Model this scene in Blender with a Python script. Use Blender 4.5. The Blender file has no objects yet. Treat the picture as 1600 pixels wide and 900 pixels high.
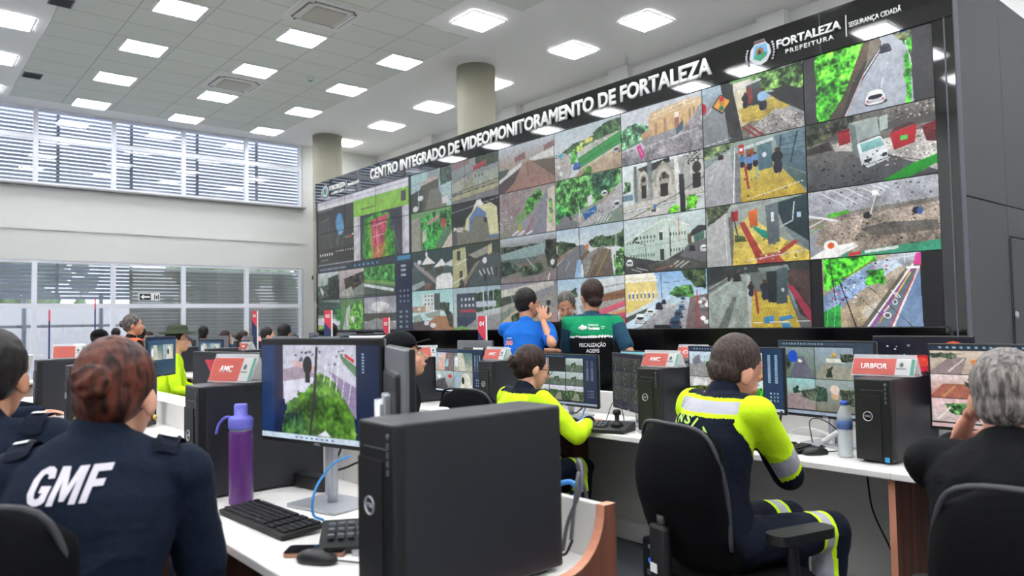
import bpy, bmesh, math, random
import numpy as np
from mathutils import Vector, Matrix, noise
from mathutils.bvhtree import BVHTree
C = bpy.context.scene
COL = C.collection
PI = math.pi
random.seed(7)
rng = np.random.default_rng(11)

# ------------------------------------------------------------------ camera
CAM_H = 1.345
yaw, pitch, roll = 0.8679, 0.0453, -0.0187
fw = Vector((-math.sin(yaw)*math.cos(pitch), math.cos(yaw)*math.cos(pitch), math.sin(pitch)))
rt = Vector((math.cos(yaw), math.sin(yaw), 0)); up = rt.cross(fw)
rt2 = rt*math.cos(roll)+up*math.sin(roll); up2 = -rt*math.sin(roll)+up*math.cos(roll)
cd = bpy.data.cameras.new('camera'); cam = bpy.data.objects.new('camera', cd); COL.objects.link(cam)
M = Matrix((rt2, up2, -fw)).transposed().to_4x4(); M.translation = (0, 0, CAM_H); cam.matrix_world = M
cd.sensor_width = 36; cd.lens = 1171.45/1600*36; cd.clip_start = .02; cd.clip_end = 200
cd.dof.use_dof = True; cd.dof.focus_distance = 4.3; cd.dof.aperture_fstop = 3.2
C.camera = cam
C.view_settings.view_transform = 'Standard'; C.view_settings.look = 'None'
C.view_settings.gamma = 1; C.view_settings.use_curve_mapping = False
C.view_settings.exposure = 0.38
# ------------------------------------------------------------------ sky
W = bpy.data.worlds.new('sky'); C.world = W; W.use_nodes = True
wn = W.node_tree.nodes; wl = W.node_tree.links; wn.clear()
bg = wn.new('ShaderNodeBackground'); wo = wn.new('ShaderNodeOutputWorld'); wl.new(bg.outputs[0], wo.inputs[0])
tcw = wn.new('ShaderNodeTexCoord'); sx = wn.new('ShaderNodeSeparateXYZ'); cr = wn.new('ShaderNodeValToRGB')
wl.new(tcw.outputs['Generated'], sx.inputs[0]); wl.new(sx.outputs['Z'], cr.inputs[0]); wl.new(cr.outputs[0], bg.inputs[0])
cr.color_ramp.elements[0].color = (.80, .86, .93, 1); cr.color_ramp.elements[0].position = 0
cr.color_ramp.elements[1].color = (.72, .80, .98, 1); cr.color_ramp.elements[1].position = .6
bg.inputs[1].default_value = 2.6
LAMP = 24.0       # emission of the fluorescent tubes
SCREEN = 0.74    # emission of the displays

# ------------------------------------------------------------------ materials
def srgb(c):
    if isinstance(c, str): c = [int(c[i:i+2], 16)/255 for i in (0, 2, 4)]
    return tuple(((x/12.92) if x <= .04045 else ((x+.055)/1.055)**2.4) for x in c)
MC = {}
def mat(name, col, rough=.5, metal=0, nz=0, scale=20, bump=0, spec=.5, emit=0, coat=0, alpha=1, trans=0, stretch=None, bscale=None, sheen=0):
    if name in MC: return MC[name]
    m = bpy.data.materials.new(name); m.use_nodes = True; n = m.node_tree.nodes; l = m.node_tree.links
    b = n['Principled BSDF']; c = srgb(col)
    b.inputs['Base Color'].default_value = (*c, 1); b.inputs['Roughness'].default_value = rough
    b.inputs['Metallic'].default_value = metal; b.inputs['Specular IOR Level'].default_value = spec
    if coat: b.inputs['Coat Weight'].default_value = coat; b.inputs['Coat Roughness'].default_value = .03
    if sheen: b.inputs['Sheen Weight'].default_value = sheen
    if emit: b.inputs['Emission Color'].default_value = (*c, 1); b.inputs['Emission Strength'].default_value = emit
    if alpha < 1: b.inputs['Alpha'].default_value = alpha
    if trans: b.inputs['Transmission Weight'].default_value = trans
    if nz or bump:
        tc = n.new('ShaderNodeTexCoord'); mp = n.new('ShaderNodeMapping'); t = n.new('ShaderNodeTexNoise')
        l.new(tc.outputs['Object'], mp.inputs[0]); l.new(mp.outputs[0], t.inputs[0])
        if stretch: mp.inputs['Scale'].default_value = stretch
        t.inputs['Scale'].default_value = scale; t.inputs['Detail'].default_value = 4
        if nz:
            mx = n.new('ShaderNodeMix'); mx.data_type = 'RGBA'; l.new(t.outputs[0], mx.inputs[0])
            mx.inputs[6].default_value = (*[max(0, x*(1-nz)) for x in c], 1); mx.inputs[7].default_value = (*[min(1, x*(1+nz)) for x in c], 1)
            l.new(mx.outputs[2], b.inputs['Base Color'])
        if bump:
            bp = n.new('ShaderNodeBump'); bp.inputs['Strength'].default_value = bump; bp.inputs['Distance'].default_value = .01
            t2 = t
            if bscale:
                t2 = n.new('ShaderNodeTexNoise'); t2.inputs['Scale'].default_value = bscale; l.new(mp.outputs[0], t2.inputs[0])
            l.new(t2.outputs[0], bp.inputs['Height']); l.new(bp.outputs[0], b.inputs['Normal'])
    MC[name] = m; return m
def wood(name, c1, c2, axis):
    m = mat(name, c1, .45); n = m.node_tree.nodes; l = m.node_tree.links
    tc = n.new('ShaderNodeTexCoord'); mp = n.new('ShaderNodeMapping'); t = n.new('ShaderNodeTexNoise'); r = n.new('ShaderNodeValToRGB')
    mp.inputs['Scale'].default_value = [(.6, 14, 14), (14, .6, 14), (14, 14, .6)][axis]
    t.inputs['Scale'].default_value = 2.2; t.inputs['Detail'].default_value = 6; t.inputs['Distortion'].default_value = .4
    l.new(tc.outputs['Object'], mp.inputs[0]); l.new(mp.outputs[0], t.inputs[0]); l.new(t.outputs[0], r.inputs[0])
    r.color_ramp.elements[0].position = .35; r.color_ramp.elements[1].position = .68
    r.color_ramp.elements[0].color = (*srgb(c1), 1); r.color_ramp.elements[1].color = (*srgb(c2), 1)
    l.new(r.outputs[0], n['Principled BSDF'].inputs['Base Color']); return m

# ------------------------------------------------------------------ mesh helpers
def box(b, x, y, z, sx, sy, sz, rot=None, bev=0, mi=0, seg=2):
    r = bmesh.ops.create_cube(b, size=1); vs = r['verts']
    for v in vs: v.co = Vector((v.co.x*sx, v.co.y*sy, v.co.z*sz))
    if bev:
        es = list({e for v in vs for e in v.link_edges})
        r2 = bmesh.ops.bevel(b, geom=es, offset=bev, segments=seg, profile=.5, affect='EDGES')
        vs = list({v for f in r2['faces'] for v in f.verts} | {v for v in vs if v.is_valid})
    R = Matrix.Identity(3)
    if rot is not None: R = rot if isinstance(rot, Matrix) else Matrix.Rotation(rot, 3, 'Z')
    for v in vs: v.co = R @ v.co + Vector((x, y, z))
    if mi:
        for f in {f for v in vs for f in v.link_faces}: f.material_index = mi
    return vs
def frame_to(d):
    d = Vector(d).normalized(); a = Vector((0, 0, 1)) if abs(d.z) < .95 else Vector((1, 0, 0))
    u = d.cross(a).normalized(); return u, d.cross(u).normalized(), d
def tube(b, pts, r, n=8, mi=0, cap=True):
    pts = [Vector(p) for p in pts]; rings = []
    rr = r if isinstance(r, (list, tuple)) else [r]*len(pts)
    u = None
    for i, p in enumerate(pts):
        d = (pts[min(i+1, len(pts)-1)]-pts[max(i-1, 0)])
        if d.length < 1e-9: d = Vector((0, 0, 1))
        d.normalize()
        if u is None: u, v, _ = frame_to(d)
        else:
            u = (u - d*u.dot(d)); u = u.normalized() if u.length > 1e-6 else frame_to(d)[0]
            v = d.cross(u)
        v = d.cross(u)
        rings.append([b.verts.new(p+(u*math.cos(2*PI*k/n)+v*math.sin(2*PI*k/n))*rr[i]) for k in range(n)])
    for a, c in zip(rings, rings[1:]):
        for k in range(n):
            f = b.faces.new((a[k], a[(k+1) % n], c[(k+1) % n], c[k])); f.smooth = True; f.material_index = mi
    if cap:
        for q in (rings[0][::-1], rings[-1]):
            f = b.faces.new(q); f.material_index = mi
    return rings
def curve_pts(pts, n=8):
    P = [Vector(p) for p in pts]; P = [P[0]*2-P[1]]+P+[P[-1]*2-P[-2]]; out = []
    for i in range(1, len(P)-2):
        for k in range(n):
            t = k/n; a, b_, c, d = P[i-1], P[i], P[i+1], P[i+2]
            out.append(.5*((2*b_)+(c-a)*t+(2*a-5*b_+4*c-d)*t*t+(3*b_-a-3*c+d)*t**3))
    out.append(P[-2]); return out
def lathe(b, prof, x=0, y=0, z=0, n=24, mi=0, smooth=True):
    rings = [[b.verts.new((x+r*math.cos(2*PI*k/n), y+r*math.sin(2*PI*k/n), z+h)) for k in range(n)] for r, h in prof]
    for a, c in zip(rings, rings[1:]):
        for k in range(n):
            f = b.faces.new((a[k], a[(k+1) % n], c[(k+1) % n], c[k])); f.smooth = smooth; f.material_index = mi
    b.faces.new(rings[0][::-1]).material_index = mi; b.faces.new(rings[-1]).material_index = mi
def prism(b, poly, axis, a0, a1, mi=0):
    """polygon in the plane normal to axis ('x': poly=(y,z); 'y': (x,z); 'z': (x,y)) extruded a0..a1"""
    def P(p, a):
        return {'x': (a, p[0], p[1]), 'y': (p[0], a, p[1]), 'z': (p[0], p[1], a)}[axis]
    A = [b.verts.new(P(p, a0)) for p in poly]; B = [b.verts.new(P(p, a1)) for p in poly]; n = len(poly)
    fs = [b.faces.new(A), b.faces.new(B[::-1])]+[b.faces.new((A[i], B[i], B[(i+1) % n], A[(i+1) % n])) for i in range(n)]
    for f in fs: f.material_index = mi
    bmesh.ops.recalc_face_normals(b, faces=fs)
def ell(b, c, r, R=None, n=16, mi=0):
    m = max(6, n*2//3); c = Vector(c); new = b.verts.new
    def P(x, y, z):
        p = Vector((x*r[0], y*r[1], z*r[2])); return new((R @ p if R is not None else p)+c)
    top, bot = P(0, 0, 1), P(0, 0, -1)
    rings = [[P(math.sin(PI*i/m)*math.cos(2*PI*k/n), math.sin(PI*i/m)*math.sin(2*PI*k/n), math.cos(PI*i/m)) for k in range(n)] for i in range(1, m)]
    def F(*v):
        f = b.faces.new(v); f.smooth = True; f.material_index = mi
    for k in range(n):
        q = (k+1) % n; F(top, rings[0][k], rings[0][q]); F(bot, rings[-1][q], rings[-1][k])
        for A, B_ in zip(rings, rings[1:]): F(A[k], B_[k], B_[q], A[q])
def rrect(cx, cy, w, h, r, n=5):
    out = []
    for (sx_, sy_, a0) in ((1, 1, 0), (-1, 1, 90), (-1, -1, 180), (1, -1, 270)):
        for k in range(n+1):
            a = math.radians(a0+90*k/n); out.append((cx+sx_*(w/2-r)+r*math.cos(a), cy+sy_*(h/2-r)+r*math.sin(a)))
    return out
def obj(name, b, mats, parent=None, smooth=False):
    me = bpy.data.meshes.new(name); b.to_mesh(me); b.free()
    return obj_me(name, me, mats, parent, smooth)
def obj_me(name, me, mats, parent=None, smooth=False):
    if not isinstance(mats, (list, tuple)): mats = [mats]
    if mats is not None and len(me.materials) == 0:
        for m in mats: me.materials.append(m)
    if smooth: me.polygons.foreach_set('use_smooth', [True]*len(me.polygons))
    o = bpy.data.objects.new(name, me); COL.objects.link(o)
    if parent: o.parent = parent
    return o
def bm(): return bmesh.new()
def tag(o, label, cat, group=None, kind=None):
    if label: o['label'] = label
    if cat: o['category'] = cat
    if group: o['group'] = group
    if kind: o['kind'] = kind
    return o
def thing(name, label, cat, loc=(0, 0, 0), rz=0, group=None):
    o = bpy.data.objects.new(name, None); o.empty_display_size = .1; COL.objects.link(o)
    o.location = loc; o.rotation_euler = (0, 0, rz); return tag(o, label, cat, group)
def struct(name, b, m, parent=None):
    o = obj(name, b, m, parent)
    if not parent: o['kind'] = 'structure'
    return o
KIDS = {}
def dup(root, loc, rz, label, group=None, skip=()):
    def cp(o, par):
        c = o.copy(); COL.objects.link(c)
        if par: c.parent = par
        for ch in KIDS.get(o.name) or o.children:
            if ch.name.split('.')[0] not in skip: cp(ch, c)
        return c
    KIDS[root.name] = list(root.children)
    r = cp(root, None); r.location = loc; r.rotation_euler = (0, 0, rz); r['label'] = label
    if group: r['group'] = group
    return r
def text_bm(s, size, bold=.0, depth=0, res=3, space=1.0, shear=0, align='LEFT'):
    cu = bpy.data.curves.new('t', 'FONT'); cu.body = s; cu.size = size; cu.offset = bold*size; cu.extrude = depth
    cu.resolution_u = res; cu.space_character = space; cu.shear = shear; cu.align_x = align
    o = bpy.data.objects.new('t', cu); COL.objects.link(o)
    me = bpy.data.meshes.new_from_object(o.evaluated_get(bpy.context.evaluated_depsgraph_get()))
    bpy.data.objects.remove(o); bpy.data.curves.remove(cu)
    b = bm(); b.from_mesh(me); bpy.data.meshes.remove(me); return b
def fit_text(s, w, h, bold=.01, depth=.002, res=3, space=1.0, shear=0):
    """text mesh in XY scaled to a box w x h (baseline at y=0, left at x=0)"""
    b = text_bm(s, 1, bold, 0, res, space, shear)
    b2 = text_bm('H', 1, bold, 0, 1); ch = max(v.co.y for v in b2.verts)-min(v.co.y for v in b2.verts); y0 = min(v.co.y for v in b2.verts); b2.free()
    xs = [v.co.x for v in b.verts]; x0, x1 = min(xs), max(xs)
    for v in b.verts: v.co = Vector(((v.co.x-x0)/(x1-x0)*w, (v.co.y-y0)/ch*h, 0))
    if depth:
        r = bmesh.ops.extrude_face_region(b, geom=b.faces[:])
        for v in [g for g in r['geom'] if isinstance(g, bmesh.types.BMVert)]: v.co.z += depth
    return b
def place_bm(b, o, ux, uy, uz=None):
    ux, uy = Vector(ux), Vector(uy); uz = Vector(uz) if uz is not None else ux.cross(uy); o = Vector(o)
    for v in b.verts: v.co = o+ux*v.co.x+uy*v.co.y+uz*v.co.z
    return b
def join_bm(dst, src):
    me = bpy.data.meshes.new('j'); src.to_mesh(me); src.free(); dst.from_mesh(me); bpy.data.meshes.remove(me)

# common materials
M_white = mat('white_paint', 'ebebe8', .6, nz=.015, scale=3)
M_ceil = mat('plaster', 'fafaf6', .7, nz=.01, scale=2)
M_frame = mat('white_aluminium', 'dfe1e8', .4)
M_black = mat('black_plastic', '17181a', .42, nz=.1, scale=200)
M_dark = mat('matte_black', '0d0e10', .6)
M_case = mat('case_grey', '22242a', .42, nz=.08, scale=150, bump=.05)
M_deskw = mat('white_laminate', 'eceae6', .35, nz=.01, scale=4)
M_silver = mat('silver_plastic', 'b9bcc2', .35, metal=.6)
M_gloss = mat('black_acrylic', '050506', .04, spec=.6, coat=1)
M_fab = mat('black_fabric', '08090b', .9, nz=.25, scale=350, bump=.3, spec=.12)
M_grey = mat('grey_plastic', '5b5e66', .45)
M_txt = mat('white_vinyl', 'f4f4f2', .5)
M_edge = mat('peach_edge_band', 'd9977a', .45)
M_wood = wood('brown_wood_laminate', '4a2a22', '7a4a38', 2)
M_coral = mat('coral_card', 'ea7d72', .5)
M_mint = mat('mint_card', '7fc0b0', .5)
M_acr = mat('clear_acrylic', 'f2f4f6', .06, alpha=.28, spec=.9)
M_navy = mat('navy_enamel', '23325f', .4)
M_red = mat('red_enamel', 'd23a4c', .4)
# ------------------------------------------------------------------ feed painter (procedural pictures on the displays)
def vnoise(h, w, sc, seed):
    r = np.random.default_rng(seed); gh, gw = max(2, int(h/sc)+2), max(2, int(w/sc)+2)
    g = r.random((gh, gw)); y = np.linspace(0, gh-1.001, h); x = np.linspace(0, gw-1.001, w)
    yi, xi = y.astype(int), x.astype(int); fy, fx = (y-yi)[:, None], (x-xi)[None, :]
    return (g[yi][:, xi]*(1-fy)*(1-fx)+g[yi+1][:, xi]*fy*(1-fx)+g[yi][:, xi+1]*(1-fy)*fx+g[yi+1][:, xi+1]*fy*fx)
def paint(w, h, spec, seed=1):
    img = np.zeros((h, w, 3)); V, U = np.mgrid[0:h, 0:w]; U = (U+.5)/w; V = (V+.5)/h
    n1 = vnoise(h, w, 2.2, seed)-.5; n2 = vnoise(h, w, max(3, w/14), seed+1)-.5; n3 = vnoise(h, w, 1, seed+2)-.5; nA = vnoise(h, w, max(2, w/20), seed+3)-.5; nB = vnoise(h, w, max(1.5, w/55), seed+4)-.5
    def col(c): return np.array([int(x, 16)/15 for x in c]) if len(c) == 3 else np.array([int(c[i:i+2], 16)/255 for i in (0, 2, 4)])
    def inside(pts, wob=0):
        m = np.zeros((h, w), bool); uu = U+wob*n2*1.6+wob*n1*.5; vv = V+wob*n1*.7-wob*n2
        for i in range(len(pts)):
            x1, y1 = pts[i]; x2, y2 = pts[i-1]
            if y1 == y2: continue
            m ^= ((y1 > vv) != (y2 > vv)) & (uu < (x2-x1)*(vv-y1)/(y2-y1)+x1)
        return m
    def line(pts, wd):
        m = np.zeros((h, w), bool); asp = h/w
        for (x1, y1), (x2, y2) in zip(pts, pts[1:]):
            dx, dy = x2-x1, (y2-y1)*asp; L = dx*dx+dy*dy+1e-9
            t = np.clip(((U-x1)*dx+(V-y1)*asp*dy)/L, 0, 1)
            m |= ((U-x1-t*dx)**2+((V-y1)*asp-t*dy)**2) < (wd/2)**2
        return m
    r = np.random.default_rng(seed+5)
    for s in spec.split(';'):
        a = s.split()
        if not a: continue
        k = a[0]
        if k == 'g':
            y0, y1 = (float(a[3]), float(a[4])) if len(a) > 3 else (0, 1); t = np.clip((V-y0)/(y1-y0), 0, 1)[..., None]
            mk = V >= y0; img[mk] = (col(a[1])*(1-t)+col(a[2])*t)[mk]; continue
        if k == 's':
            img *= 1+float(a[1])*(n1+n3)[..., None]; continue
        if k == '@':
            f = [float(q) for q in a[2:6]]; x0, y0, x1, y1 = int(f[0]*w), int(f[1]*h), int(f[2]*w), int(f[3]*h)
            img[y0:y1, x0:x1] = paint(x1-x0, y1-y0, FEED[a[1]], seed+int(f[0]*10)); continue
        if k == 'q':      # polygon with a vertical colour gradient
            c = col(a[1]); c2 = col(a[2]); f = [float(q) for q in a[3:]]; q = f[1:]; pts = list(zip(q[::2], q[1::2])); m = inside(pts)
            y0, y1 = min(p[1] for p in pts), max(p[1] for p in pts); t = np.clip((V-y0)/(y1-y0+1e-6), 0, 1)[..., None]
            img[m] = ((c*(1-t)+c2*t)*(1+f[0]*.45*(n1*.8+n2*.9+n3*.3+nA*.6)[..., None]))[m]; continue
        c = col(a[1]); f = [float(q) for q in a[2:]]
        if k == 'o':      # paving joints inside a polygon: colour, pitch, slant, points
            m = inside(list(zip(f[2::2], f[3::2]))); u_ = (U+V*f[1])/f[0]; v_ = V*1.2/f[0]
            g_ = ((u_ % 1) < .22) | ((v_ % 1) < .2); img[m & g_] = img[m & g_]*.55+c*.45; continue
        if k == 'h':      # person: shirt colour, x, foot y, height
            x, y, H_ = f[0], f[1], f[2]; wv = H_*.3
            for cc, (ex, ey, rx, ry) in ((np.array([.13, .14, .2]), (x-.02*H_, y-.22*H_, wv*.26, .24*H_)), (np.array([.16, .17, .25]), (x+.05*H_, y-.22*H_, wv*.22, .24*H_)), (c, (x, y-.62*H_, wv*.45, .22*H_)), (np.array([.3, .2, .16]), (x+.01*H_, y-.90*H_, wv*.22, .085*H_))):
                img[((U-ex)/rx)**2+((V-ey)/ry)**2 < 1] = cc
            continue
        if k == 'c':      # car seen from behind / above: colour, x, y, width
            x, y, w_ = f[0], f[1], f[2]; hh = w_*1.25
            for cc, (ex, ey, rx, ry) in ((c*.25, (x+.03*w_, y+.42*hh, .56*w_, .16*hh)), (c, (x, y+.1*hh, .5*w_, .42*hh)), (c*1.05, (x, y-.22*hh, .40*w_, .34*hh)), (np.array([.12, .15, .18]), (x, y-.04*hh, .36*w_, .16*hh)), (c*.8, (x, y+.28*hh, .46*w_, .12*hh))):
                img[np.abs((U-ex)/rx)**3+np.abs((V-ey)/ry)**3 < 1] = np.clip(cc, 0, 1)
            img[(np.abs(U-x+.38*w_) < .05*w_) & (np.abs(V-y-.2*hh) < .05*hh)] = (.8, .15, .1); img[(np.abs(U-x-.38*w_) < .05*w_) & (np.abs(V-y-.2*hh) < .05*hh)] = (.8, .15, .1)
            continue
        if k == 'k':      # scattered cars / people
            for _ in range(int(f[4])):
                x = r.uniform(f[0], f[2]); y = r.uniform(f[1], f[3]); q = r.uniform(.5, 1)
                sz = f[5] if len(f) > 5 else .011; cc = np.clip(c*r.choice([.45, .75, 1, 1.35]), 0, 1)
                img[((U-x)/(sz*q))**2+((V-y)/(sz*1.3*q))**2 < 1] = cc
            continue
        if k == 'w':      # windows grid
            nx, ny = int(f[4]), int(f[5])
            for i in range(nx):
                for j in range(ny):
                    x = f[0]+(f[2]-f[0])*(i+.3)/nx; y = f[1]+(f[3]-f[1])*(j+.25)/ny
                    img[(U > x) & (U < x+(f[2]-f[0])*.4/nx) & (V > y) & (V < y+(f[3]-f[1])*.5/ny)] = c
            continue
        if k in 'pt': nz = f[0]; q = f[1:]; pts = list(zip(q[::2], q[1::2])); m = inside(pts, .035 if k == 't' else 0)
        elif k == 'r': m = (U >= f[0]) & (U <= f[2]) & (V >= f[1]) & (V <= f[3]); nz = f[4] if len(f) > 4 else .1
        elif k == 'e': m = ((U-f[0])/f[2])**2+((V-f[1])/f[3])**2 < 1; nz = f[4] if len(f) > 4 else .1
        elif k == 'l': q = f[1:]; m = line(list(zip(q[::2], q[1::2])), f[0]); nz = .05
        if k == 't':
            cl = np.clip(.5+(nA*1.1+nB*.9+n3*.35), 0, 1.3)[..., None]; q_ = c*(1-nz*.75)+c*nz*1.35*cl; q_[..., 0] += .10*nz*cl[..., 0]**3; img[m] = q_[m]
        else: img[m] = (c*(1+nz*.45*(n1*.8+n2*.9+n3*.3+nA*.6)[..., None]))[m]
    if w > 60:
        n4 = vnoise(h, w, w/45, seed+9)-.5; n5 = vnoise(h, w, w/24, seed+10)-.5
        img *= 1+.10*np.sign(n4)[..., None]*np.abs(n4)[..., None]**.7+.08*n5[..., None]
    return np.clip(img, 0, 1)
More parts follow.
